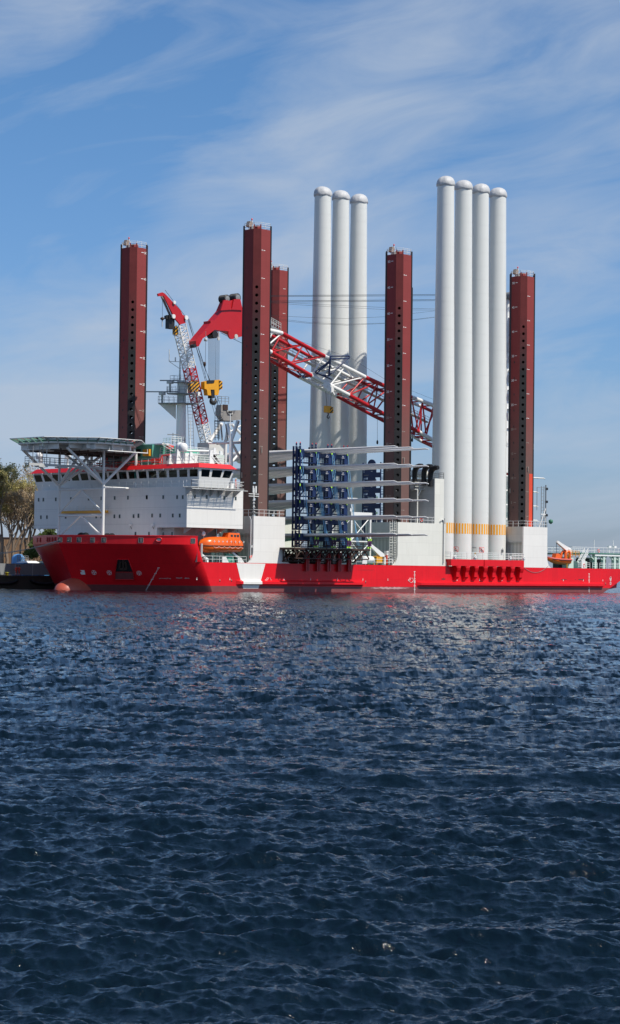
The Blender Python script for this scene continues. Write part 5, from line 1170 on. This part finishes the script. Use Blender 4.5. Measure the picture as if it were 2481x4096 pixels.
# sign boards, and dark boxes added to stand for the shade below the platform
f=MB().mat(WHT)
for x in (8.3,13.2,16.5): f.box(x,x+.9,K+.1,K+.3,HD+.2,HD+1.25)
f.box(24.4,25.7,K+.1,K+.3,HD+.2,HD+1.35); part('sign_board',f,None,V)
f=MB().mat(DARK)
for k in range(10): f.box(3.2+k*1.95,4.9+k*1.95,.2,1.4+(k%3)*.3,HD+.03,HD+1.7+.5*((k*7)%4)/3)
f.mat(BROWN); f.box(3,22,-.6,.1,HD+.03,HD+.9)
solo('shade_boxes',f,None,'dark boxes added to stand for the shade under the brown platform','shade_filler')
# white lattice support tower
f=MB().mat(WHT); xs=(24.9,30.2); ys=(-.6,4.2); zt=14.9
for x in xs:
    for y in ys: f.box(x-.17,x+.17,y-.17,y+.17,HD+.03,zt)
f.box(xs[0]-.2,xs[1]+.3,ys[0]-.25,ys[0]+.25,14.0,14.9); f.box(xs[0]-.25,xs[0]+.25,ys[0],ys[1]+2,15.0,15.6); f.box(xs[0]+1,xs[1]+1.5,ys[1]-.2,ys[1]+.2,17.2,17.8); f.box(xs[0]+1.2,xs[0]+1.5,ys[1]-.15,ys[1]+.15,14.9,17.2); f.box(xs[1]-.15,xs[1]+.15,ys[1]-.15,ys[1]+.15,14.9,17.2)
for z in (HD+4.2,): 
    for y in ys: f.box(xs[0],xs[1],y-.12,y+.12,z,z+.3)
for y in ys:
    for a,b_ in ((HD+.1,HD+4.2),(HD+4.5,14.0)):
        f.tube((xs[0],y,a),(xs[1],y,b_),.11,n=6); f.tube((xs[1],y,a),(xs[0],y,b_),.11,n=6)
for x in xs: 
    for a,b_ in ((HD+.1,HD+4.2),(HD+4.5,14.0)): f.tube((x,ys[0],a),(x,ys[1],b_),.13,n=6); f.tube((x,ys[1],a),(x,ys[0],b_),.13,n=6)
solo('lattice_tower',f,None,'white steel lattice tower standing on deck right of the blue racks','support tower')
A=U(1478,2178,y=-2.6); B=U(1530,2225,y=-2.6); f=MB().mat(WHT)
f.loft([[A+Vector((0,-.2,-.3)),A+Vector((0,.2,-.3)),A+Vector((0,.2,.3)),A+Vector((0,-.2,.3))],[B+Vector((-.2,-.3,-.5)),B+Vector((-.2,.3,-.5)),B+Vector((.3,.3,.4)),B+Vector((.3,-.3,.4))]]); f.box(B.x-.3,B.x+.5,-2.9,-2.3,HD+.03,B.z+.2); f.box(B.x+.9,B.x+1.7,-2.9,-2.2,HD+1.3,HD+2.7); dk=solo('deck_crane',f,None,'small white knuckle boom crane on deck beside the lattice tower','crane')
f=MB().mat(WHT); x=U(1470,2245,y=-3).x; f.lathe((x,-3,HD+.9),[(.3,-1.3),(.75,-1.2),(.75,1.2),(.3,1.3)],16,'x'); solo('winch_drum',f,None,'white cylinder lying on deck behind the rail near the lattice tower','drum')
f=MB().mat(YEL); x=U(1505,2245,y=-2.5).x; f.box(x-.2,x+2.4,-2.9,-1.7,HD+.4,HD+1.6); f.path([(x-1.3,-3,HD+.1),(x-1.3,-3,HD+1.6),(x-.4,-3,HD+1.7),(x-.4,-3,HD+.1)],.1,6); f.bar((x-3,-3.3,HD),(x-3,-3.3,HD+1.5),.08); solo('generator_set',f,None,'yellow machine on deck in front of the corrugated wall','machine')
f=MB().mat(WOODR); x=U(1502,2225,y=2.5).x; f.box(x-.75,x+.75,1.0,1.5,HD+1.5,HD+3.4); solo('fire_box',f,None,'red cabinet on the corrugated wall behind the knuckle crane','cabinet')
f=MB().mat(ORGD); x=U(1537,2240,y=-3.2).x
for k,(h_,m_) in enumerate(((1.5,WHT),(1.9,ORGD),(1.2,GREYW),(1.6,GREY),(1.4,WHT),(1.0,ORGD))): f.mat(m_).box(x+k*.55,x+k*.55+.35,-3.3,-3.0,HD,HD+h_)
solo('hydrant_station',f,None,'cluster of valves and pipes at the foot of the casing ladder','valves')
# nacelle boxes lying in the shade behind the racks
f=MB().mat(GREYW); f.prism([(2,6.5,6.2),(9.5,6.5,6.2),(11.2,6.5,10.2),(3,6.5,11.6),(1.5,6.5,10.5)],(0,4,0)); f.mat(WHT).box(4,11,11,15,5.2,8); solo('nacelle',f,None,'pale grey nacelle housing resting behind the first casing','nacelle')
for x,lab in ((14,'pale container seen through the racks, nearer the bow'),(20,'pale container seen through the racks, further aft')):
    f=MB().mat(CORR); f.box(x,x+4.5,12,14.5,HD+.03,HD+2.6); f.mat(GREYW); f.box(x-.05,x+.1,11.95,12.1,HD+.03,HD+2.65); f.box(x+4.4,x+4.55,11.95,12.1,HD+.03,HD+2.65); f.box(x+.1,x+4.4,11.95,12.05,HD+2.5,HD+2.65); solo('container',f,None,lab,'container','containers on the deck')
f=MB().mat(YEL); f.box(4.2,5.6,-1.0,.5,HD+.03,HD+.3); 
for k in range(3): f.rail([(4.2+k*.6,-1.0,HD+.3),(4.2+k*.6,-1.0,HD+3.2)],.1,.1,.05)
f.box(4.1,4.3,-1.1,-.9,HD,HD+4.2); f.box(5.6,5.8,-1.1,-.9,HD,HD+4.2); f.box(4.1,5.8,-1.1,-.9,HD+2,HD+2.1); f.box(4.1,5.8,-1.1,-.9,HD+3,HD+3.1); f.box(4.1,5.8,-1.1,-.9,HD+4,HD+4.2)
solo('yellow_rack',f,None,'yellow steel rack on deck between the first casing and the brown platform','rack')
# person in orange on the bridge wing
def person(name,loc,rz,suit,pose,label,helmet,hh=1.78):
    rt=root(name,loc,label,'person'); BASE.pop(rt.name); rt.rotation_euler=(0,0,rz)
    me=bpy.data.meshes.new('body'); P=pose
    names=list(P); vs=[P[k][0] for k in names]; idx={k:i for i,k in enumerate(names)}
    E=[('pel','chest'),('chest','neck'),('neck','head'),('head','crown'),('chest','shL'),('shL','elL'),('elL','haL'),('haL','fiL'),('chest','shR'),('shR','elR'),('elR','haR'),('haR','fiR'),('pel','hiL'),('hiL','knL'),('knL','anL'),('anL','toL'),('pel','hiR'),('hiR','knR'),('knR','anR'),('anR','toR')]
    me.from_pydata(vs,[(idx[a],idx[b_]) for a,b_ in E],[]); o=link(bpy.data.objects.new('body',me)); o.parent=rt
    sm=o.modifiers.new('s','SKIN'); 
    for i,k in enumerate(names): v=me.skin_vertices[0].data[i]; v.radius=(P[k][1],P[k][1]); v.use_root=(k=='pel')
    ss=o.modifiers.new('ss','SUBSURF'); ss.levels=1; ss.render_levels=2
    bpy.context.view_layer.update(); ev=bpy.data.meshes.new_from_object(o.evaluated_get(bpy.context.evaluated_depsgraph_get())); o.modifiers.clear(); o.data=ev; ev.name='body'
    ev.materials.clear(); ev.materials.append(suit); ev.materials.append(SKIN); ev.materials.append(BLK)
    hz=P['neck'][0][2]+.03
    for p in ev.polygons:
        c=p.center; p.use_smooth=True
        if c[2]>hz: p.material_index=1
        elif c[2]<.1: p.material_index=2
        elif min((Vector(c)-Vector(P[k][0])).length for k in ('fiL','fiR'))<.07: p.material_index=1
    f=MB(); hp_=Vector(P['crown'][0]); f.lathe(hp_+Vector((0,0,-.06)),[(.17,0),(.125,.015),(.12,.06),(.08,.12),(.01,.145)],14); part('helmet',f,helmet,rt)
    f=MB(); hd_=Vector(P['head'][0]); 
    for s_ in (-1,1): f.box(hd_.x+.085,hd_.x+.1,s_*.035+hd_.y-.01,s_*.035+hd_.y+.01,hd_.z+.01,hd_.z+.03)
    f.prism([(hd_.x+.08,hd_.y-.015,hd_.z-.03),(hd_.x+.12,hd_.y,hd_.z-.03),(hd_.x+.085,hd_.y,hd_.z+.02)],(0,.02,0)); part('face_features',f,SKIN,rt)
    f=MB()
    for s_,kk,aa in ((1,'knL','anL'),(-1,'knR','anR')):
        a=Vector(P[kk][0]).lerp(Vector(P[aa][0]),.45); b_=Vector(P[kk][0]).lerp(Vector(P[aa][0]),.6); f.tube(a,b_,P[kk][1]*.95,P[kk][1]*.9,n=10,caps=False)
    part('reflective_band',f,MARK,rt)
    return rt
SKIN=paint('skin',(.45,.24,.16),.6,var=.05)
SUIT=paint('orange_overall',(.62,.055,.025),.8,var=.15,scale=3)
def walkpose(s,lean=.06):   # s stride length factor; walks toward +x
    return {'pel':((0,0,.95),.15),'chest':((lean,0,1.30),.165),'neck':((lean*1.5,0,1.50),.06),'head':((lean*1.9+.03,0,1.62),.088),'crown':((lean*1.9+.03,0,1.72),.075),
     'shL':((lean,.19,1.40),.075),'elL':((-.14*s,.26,1.14),.052),'haL':((-.06*s,.27,.92),.036),'fiL':((-.02,.27,.84),.03),
     'shR':((lean,-.19,1.40),.075),'elR':((.12*s,-.26,1.15),.052),'haR':((.32*s,-.24,1.0),.036),'fiR':((.38*s,-.23,.94),.03),
     'hiL':((.02,.10,.88),.115),'knL':((.22*s,.10,.50),.075),'anL':((.34*s,.10,.09),.05),'toL':((.50*s,.11,.04),.042),
     'hiR':((-.02,-.10,.88),.115),'knR':((-.06*s,-.10,.50),.075),'anR':((-.34*s,-.10,.13),.05),'toR':((-.20*s,-.11,.04),.042)}
# ------------------------------------------------------------------ quay on the left with fence, trees, people
QY=39.2; QZ=2.35
STONE=paint('dark_quay_concrete',(.060,.052,.042),.8,var=.35,scale=.8,streak=.3)
DIRT=paint('quay_ground',(.15,.13,.11),.9,var=.2,scale=.5)
f=MB().mat(STONE); f.box(-400,96,QY,QY+1.2,-3,QZ); f.box(-400,96,QY-.15,QY,QZ-.35,QZ+.02); f.mat(DIRT); f.quad((-400,QY+1.2,QZ-.01),(96,QY+1.2,QZ-.01),(96,QY+500,QZ-.01),(-400,QY+500,QZ-.01))
q_=tag(link(bpy.data.objects.new('quay',mesh('quay',f))),None,None,None,'structure')
for i in range(9):
    x=-16-i*9.6; f=MB(); f.path([(x+3.2*math.cos(t),QY-.28,1.55+.75*math.sin(t)) for t in [math.pi+math.pi*k/12 for k in range(13)]],.28,8)
    solo('tyre_fender',f,BLK,'black rubber fender arc hanging in a row on the dark quay wall','fender','fenders along the quay wall')
for x in (-24.2,-44): f=MB(); f.lathe((x,QY+.5,QZ),[(.28,0),(.24,.3),(.38,.42),(.38,.55),(.1,.6)],14); solo('bollard',f,YEL,'yellow mooring bollard on the quay edge','bollard','bollards on the quay')
FENCE=stripes('zinc_corrugated_sheet',(.30,.32,.34),(.22,.235,.25),(1,0,0),3.2)
YF_=QY+2.4
fe=root('sheet_fence',(-20,YF_,QZ),'grey corrugated sheet metal fence along the quay behind the two walkers','fence')
for k in range(40):
    x=-70+k*4.1; f=MB().mat(FENCE); f.box(x+.06,x+4.04,YF_,YF_+.06,QZ+.1,QZ+2.12+(.05 if k%3 else 0)); part('panel',f,None,fe)
for k in range(41): x=-70+k*4.1; f=MB().mat(GREYW); f.box(x-.06,x+.06,YF_-.05,YF_+.1,QZ,QZ+2.2); part('post',f,None,fe)
BRN=stripes('brown_ribbed_wall',(.20,.125,.07),(.155,.095,.055),(1,0,0),.9)
f=MB().mat(BRN); z=U(150,2155,y=90).z; f.box(-30,34,92,112,QZ,z); f.mat(BROWN).box(-30.2,34.2,91.8,112.2,z,z+.2); f.box(-2,-1.7,91.85,91.99,QZ,z); f.mat(DARK)
wh=solo('warehouse',f,None,'long brown ribbed warehouse wall behind the trees on the quay','building')
f=MB().mat(BROWN); f.box(-62,-18.8,52,54.6,QZ,QZ+3.8); f.mat(DARK)
for k in range(14): f.box(-60+k*3,-59.8+k*3,51.9,52,QZ,QZ+3.8)
solo('shipping_container',f,None,'dark brown container row behind the left end of the fence','container')
f=MB().mat(paint('sky_blue_tank',(.12,.32,.62),.4)); c=U(73,2245,y=50); f.lathe((c.x,50,0),[(1.25,QZ),(1.25,QZ+2.9),(1.15,QZ+3.5),(.8,QZ+3.9),(.2,QZ+4.05)],20); f.mat(GREY).rail([(c.x-1.3,48.6,QZ+2.5),(c.x+1.3,48.6,QZ+2.5)],1.2,.6,.05); solo('water_tank',f,None,'pale blue upright tank rising behind the fence','tank')
for px,m_,lab in ((113,MARK,'white topped blue cabin behind the fence, right of the blue tank'),(172,WIN,'low dark blue tarpaulined load behind the fence near the bow')):
    c=U(px,2250,y=48); f=MB().mat(paint('blue_cabin',(.05,.22,.50),.5)); f.box(c.x-2,c.x+2,46.8,49,QZ,QZ+2.35); f.mat(m_); f.loft([[(c.x-2.1,46.6,QZ+2.35),(c.x+2.1,46.6,QZ+2.35),(c.x+2.1,49.1,QZ+2.35),(c.x-2.1,49.1,QZ+2.35)],[(c.x-1.2,47.2,QZ+2.75),(c.x+1.2,47.2,QZ+2.75),(c.x+1.2,48.6,QZ+2.75),(c.x-1.2,48.6,QZ+2.75)]]); solo('site_cabin',f,None,lab,'cabin')
# far yellow and white lattice masts
for px in (5,22):
    c=U(px,2240,y=100); f=MB(); zt=U(px,2150,y=100).z; zy=U(px,2185,y=100).z
    s1,_=lattice((c.x,100,QZ),(c.x,100,zt),1.2,1.2,(1,0,0),(0,1,0),.14,[(0,.62),(.62,1)],[YEL,WHT],12,.09)
    g=MB(); 
    rt_=root('lattice_mast',(c.x,100,QZ),'yellow and white lattice mast beyond the trees, %s of the pair'%('left' if px<10 else 'right'),'mast')
    for s_ in s1: part('mast_section',s_,None,rt_)
p1=person('person',U(64.5,2302,y=QY+.9)*1.0,R(8),SUIT,walkpose(.75,.10),'person in orange overalls and dark helmet walking on the quay, the left one','x' and BLK); p1.location=(U(64.5,2302,y=QY+.9).x,QY+.9,QZ)
p2=person('person',(0,0,0),R(8),SUIT,walkpose(1.15,.10),'person in orange overalls and dark helmet walking ahead on the quay, the right one',BLK); p2.location=(U(76,2302,y=QY+.7).x,QY+.7,QZ)
p3=person('person',(0,0,0),R(-60),SUIT,walkpose(.2,.02),'person in orange standing behind the rail on the bridge wing',YEL); p3.location=(-8.0,-3.4,ZB)
# trees
BARK=paint('bark',(.22,.17,.13),.9,var=.3,scale=2)
def leafmat(name,c0,c1):
    m,t,p=newmat(name); g=N(t,'ShaderNodeNewGeometry'); n=N(t,'ShaderNodeTexNoise'); c=N(t,'ShaderNodeTexCoord'); t.links.new(c.outputs['Object'],n.inputs['Vector']); n.inputs['Scale'].default_value=.6
    r_=ramp(t,mth(t,'ADD',mth(t,'MULTIPLY',g.outputs['Random Per Island'],.6),mth(t,'MULTIPLY',n.outputs['Fac'],.5)),[(.25,c0),(.85,c1)]); t.links.new(r_,p.inputs['Base Color']); p.inputs['Roughness'].default_value=.7; tl=N(t,'ShaderNodeBsdfTranslucent'); t.links.new(r_,tl.inputs[0]); ms=N(t,'ShaderNodeMixShader'); ms.inputs[0].default_value=.4; t.links.new(p.outputs[0],ms.inputs[1]); t.links.new(tl.outputs[0],ms.inputs[2]); t.links.new(ms.outputs[0],t.nodes['Material Output'].inputs[0]); return m
LEAFA=leafmat('spring_leaf',(.34,.31,.12),(.58,.52,.22)); LEAFB=leafmat('bud_brown',(.40,.31,.20),(.62,.50,.34)); LEAFC=leafmat('fresh_green_leaf',(.07,.11,.03),(.18,.24,.07))
def tree(x,y,z,H_,spread,leaf,n_leaf,label,seed,group='trees behind the quay',lean=0,size=.14):
    rr=random.Random(seed); tr=MB().mat(BARK); tips=[]
    def grow(p,d,L_,r_,lv):
        q=p+d*L_; mid=p.lerp(q,.5)+Vector((rr.uniform(-1,1),rr.uniform(-1,1),0))*L_*.06
        tr.path([p,mid,q],[r_,r_*.85,r_*.68],5)
        if lv<=3: tips.append((mid,q,L_))
        if lv==0: return
        k=rr.choice((2,3,3)) if lv>1 else rr.choice((3,4))
        for i in range(k):
            a=rr.uniform(0,2*math.pi); t_=rr.uniform(.25,.8)*(1.0 if lv<5 else .7); nd=(d+Vector((math.cos(a)*t_*spread,math.sin(a)*t_*spread,rr.uniform(-.08,.35)))).normalized()
            grow(p.lerp(q,rr.uniform(.6,1)),nd,L_*rr.uniform(.62,.88),r_*rr.uniform(.5,.68),lv-1)
    grow(Vector((x,y,z)),Vector((lean,0,1)).normalized(),H_*.24,H_*.016,6)
    rt_=root('broadleaf_tree',(x,y,z),label,'tree',group); part('trunk',tr,None,rt_)
    vs=[];fs=[]
    zmax=max(q.z for _,q,_ in tips)
    for _ in range(n_leaf):
        m_,q,L_=rr.choice(tips); c=m_.lerp(q,rr.random()*1.15)+Vector((rr.gauss(0,.22),rr.gauss(0,.22),rr.gauss(0,.22)))
        a=Vector((rr.gauss(0,1),rr.gauss(0,1),rr.gauss(0,1))).normalized(); b_=a.orthogonal().normalized(); b_=(Matrix.Rotation(rr.uniform(0,6.28),3,a)@b_); s_=size*rr.uniform(.6,1.5)
        c2=a.cross(b_); k=len(vs); vs+=[c+b_*s_,c+c2*s_*.6,c-b_*s_,c-c2*s_*.6]; fs.append((k,k+1,k+2,k+3))
    f=MB().mat(leaf); f.add(vs,fs); part('crown',f,None,rt_)
    return rt_
def tx(px,y): return U(px,2262,y=y).x
tree(tx(8,62),62,QZ,30,.95,LEAFA,15000,'tall olive green tree at the left edge with dense high crown',11)
tree(tx(52,66),66,QZ,27,.95,LEAFA,10000,'tall budding tree behind the blue tank with dark forked trunk',12)
tree(tx(82,60),60,QZ,25,1.0,LEAFB,6500,'brownish half bare tree left of the ship bow, leaning branches',23)
tree(tx(128,72),72,QZ,24,.9,LEAFB,8000,'pale bare tree whose crown meets the bridge wing',14)
tree(tx(20,84),84,QZ,25,1.0,LEAFB,8000,'distant twiggy tree filling the gap between the leftmost trunks',15)
tree(tx(105,75),75,QZ,26,.8,LEAFB,6500,'tall pale twiggy tree between the blue tank and the bow',33)
tree(tx(-40,66),66,QZ,24,.95,LEAFA,8000,'tall olive tree just beyond the left edge of the view',16)
tree(tx(155,58),58,QZ,10.5,1.1,LEAFC,11000,'bushy fresh green tree right behind the bow',17,size=.2)
tree(tx(190,64),64,QZ,11.5,1.1,LEAFC,9000,'green leafy tree seen in the gap under the accommodation block, left part',18,size=.2)
tree(tx(232,64),64,QZ,11.0,1.1,LEAFC,9000,'green leafy tree seen in the gap under the accommodation block, right part',19,size=.2)
tree(tx(122,57),57,QZ,7.5,1.2,LEAFC,6000,'low green bush in front of the brown warehouse',20,size=.18)
# mooring ropes
ROPE=paint('pale_rope',(.40,.38,.34),.8)
for k,(px,py,ex,ey,s_) in enumerate(((240,2160,-10,2218,.9),(276,2162,-10,2214,.6),(236,2163,-10,2212,1.1))):
    A=onhull(px,py,.15)[0]; B=U(ex,ey,y=QY-2.0); B=Vector((B.x-25,QY+1,QZ+.4)) if False else B
    D=A+(B-A)*1.6; D.z=max(D.z,QZ+.3)
    f=MB(); f.path([A.lerp(B,t/10)-Vector((0,0,s_*4*(t/10)*(1-t/10)*.35)) for t in range(11)]+[B+(B-A)*.5-Vector((0,0,.5))],.05,5)
    solo('mooring_rope',f,ROPE,'pale mooring rope running from the %s bow fairlead to the quay on the left'%['forward','second','lowest forward'][k],'rope','mooring ropes at the bow')
# far shore on the right
f=MB().mat(paint('far_shore_wall',(.20,.21,.22),.8)); c=U(2460,2345,y=330); f.box(395,700,330,345,-1,c.z); f2_=tag(link(bpy.data.objects.new('far_shore',mesh('far_shore',f))),None,None,None,'structure')
# ------------------------------------------------------------------ water
def spectrum(Nn,L,wdir,lam0,amp,seed,spread=2.0,lmin=.12):
    g=np.random.default_rng(seed); k1=np.fft.fftfreq(Nn,L/Nn)*2*np.pi; kx,ky=np.meshgrid(k1,k1); k=np.hypot(kx,ky); k[0,0]=1
    kp=2*np.pi/lam0; c=np.abs((kx*wdir[0]+ky*wdir[1])/k)
    Pk=np.exp(-1.0*(kp/k)**2)/k**3.2*(c**spread*.975+.025)*np.exp(-(k*lmin/6.28)**2); Pk[0,0]=0
    hh=(g.normal(size=k.shape)+1j*g.normal(size=k.shape))*np.sqrt(Pk)
    z=np.fft.ifft2(hh).real; s_=amp/z.std()
    dx=np.fft.ifft2(hh*(-1j*kx/k)).real*s_; dy=np.fft.ifft2(hh*(-1j*ky/k)).real*s_
    return z*s_,dx,dy,np.fft.ifft2(hh*1j*kx).real*s_,np.fft.ifft2(hh*1j*ky).real*s_
def sample(A,L,x,y):
    Nn=A.shape[0]; u=(x/L%1)*Nn; v=(y/L%1)*Nn; i=np.floor(u).astype(int)%Nn; j=np.floor(v).astype(int)%Nn; fu=u-np.floor(u); fv=v-np.floor(v); i1=(i+1)%Nn; j1=(j+1)%Nn
    return (A[j,i]*(1-fu)+A[j,i1]*fu)*(1-fv)+(A[j1,i]*(1-fu)+A[j1,i1]*fu)*fv
wd=(.86,.50)
T1=spectrum(1024,41.0,wd,2.1,.044,8,6.0,.10); T4=spectrum(512,97.0,(.74,.67),6.0,.045,12,9.0,.5); T2=spectrum(512,13.7,(.95,.2),.42,.0085,4,3.0,.05); T3=spectrum(256,230.0,wd,14,.035,9,1.0,.5)
PT_=spectrum(128,310.,(1,0),60,.35,21,.0,5)[0]
def water_sheet(a0,a1,nc,nr,d1=1500.):
    inv=np.linspace(1/9.0,1/d1,nr-40); d_=np.concatenate([np.linspace(2,9,40,endpoint=False),1/inv]); ang=np.linspace(a0,a1,nc)
    D_,A_=np.meshgrid(d_,ang,indexing='ij'); th=YAW-A_; X=CAM[0]+D_*np.cos(th); Y=CAM[1]+D_*np.sin(th)
    ca,sa=math.cos(.6),math.sin(.6); Xr,Yr=X*ca-Y*sa,X*sa+Y*ca
    fade=np.clip(1.25-D_/700,.15,1); patch=.80+.45*sample(PT_,310.,X,Y).clip(-1,1)
    Zw=(sample(T1[0],41.,X,Y)*patch+sample(T2[0],13.7,Xr,Yr)*patch+sample(T3[0],230.,X,Y)+sample(T4[0],97.,X,Y))*fade
    Xd=X-.68*sample(T1[1],41.,X,Y)*patch*fade; Yd=Y-.68*sample(T1[2],41.,X,Y)*patch*fade
    co_=np.stack([Xd,Yd,Zw],-1).reshape(-1,3).astype(np.float32)
    me=bpy.data.meshes.new('water'); nrr=len(d_); me.vertices.add(len(co_)); me.vertices.foreach_set('co',co_.ravel())
    ii=np.arange(nrr*nc).reshape(nrr,nc); qd=np.stack([ii[:-1,:-1],ii[1:,:-1],ii[1:,1:],ii[:-1,1:]],-1).reshape(-1,4)[:,::-1]
    me.loops.add(qd.size); me.loops.foreach_set('vertex_index',qd.ravel().astype(np.int32)); me.polygons.add(len(qd)); me.polygons.foreach_set('loop_start',np.arange(0,qd.size,4,dtype=np.int32)); me.polygons.foreach_set('loop_total',np.full(len(qd),4,np.int32)); me.update(calc_edges=True)
    me.polygons.foreach_set('use_smooth',np.ones(len(qd),bool))
    s1x,s1y=sample(T1[3],41.,X,Y),sample(T1[4],41.,X,Y); s2u,s2v=sample(T2[3],13.7,Xr,Yr),sample(T2[4],13.7,Xr,Yr)
    sx=(s1x+s2u*ca+s2v*sa)*patch+sample(T4[3],97.,X,Y); sy_=(s1y-s2u*sa+s2v*ca)*patch+sample(T4[4],97.,X,Y)
    # slopes damped with camera distance, normals tilted toward the camera to shape reflections
    kk_=np.interp(D_,[0,60,150,200,260,320,400],[1.0,.9,.48,.22,.13,.10,.09]); bias=np.interp(D_,[0,25,80,150,190,240,300,380],[0,0,.06,.11,.12,.10,.06,.04])
    sx=sx*kk_+bias*FW.x; sy_=sy_*kk_+bias*FW.y
    nn=np.stack([-sx,-sy_,np.ones_like(sx)],-1).reshape(-1,3); nn/=np.linalg.norm(nn,axis=1,keepdims=True)
    me.normals_split_custom_set_from_vertices(nn.astype(np.float32)); return me
m,t,p=newmat('harbour_water'); p.inputs['Base Color'].default_value=(.002,.008,.014,1); p.inputs['Roughness'].default_value=.06; p.inputs['IOR'].default_value=1.333; p.inputs['Specular IOR Level'].default_value=.5
c=N(t,'ShaderNodeTexCoord'); mp=N(t,'ShaderNodeMapping'); mp.inputs['Scale'].default_value=(1,1,1); mp.inputs['Rotation'].default_value=(0,0,R(20)); t.links.new(c.outputs['Object'],mp.inputs[0])
n1=N(t,'ShaderNodeTexNoise'); t.links.new(mp.outputs[0],n1.inputs['Vector']); n1.inputs['Scale'].default_value=2.2; n1.inputs['Detail'].default_value=8; n1.inputs['Roughness'].default_value=.68
b1=N(t,'ShaderNodeBump'); b1.inputs['Strength'].default_value=.8; b1.inputs['Distance'].default_value=.05; t.links.new(n1.outputs['Fac'],b1.inputs['Height']); t.links.new(b1.outputs[0],p.inputs['Normal'])
for a0,a1,nc,nr in ((-R(14),R(14),800,1500),(-R(85),-R(14),560,560),(R(14),R(85),560,560)):
    me=water_sheet(a0,a1,nc,nr); me.materials.append(m); tag(link(bpy.data.objects.new('water',me)),None,None,None,'structure')
f=MB().mat(m); Rr=9000; f.quad((-Rr,-Rr,-.35),(Rr,-Rr,-.35),(Rr,Rr,-.35),(-Rr,Rr,-.35)); wf=tag(link(bpy.data.objects.new('water',mesh('water_far',f))),None,None,None,'structure')
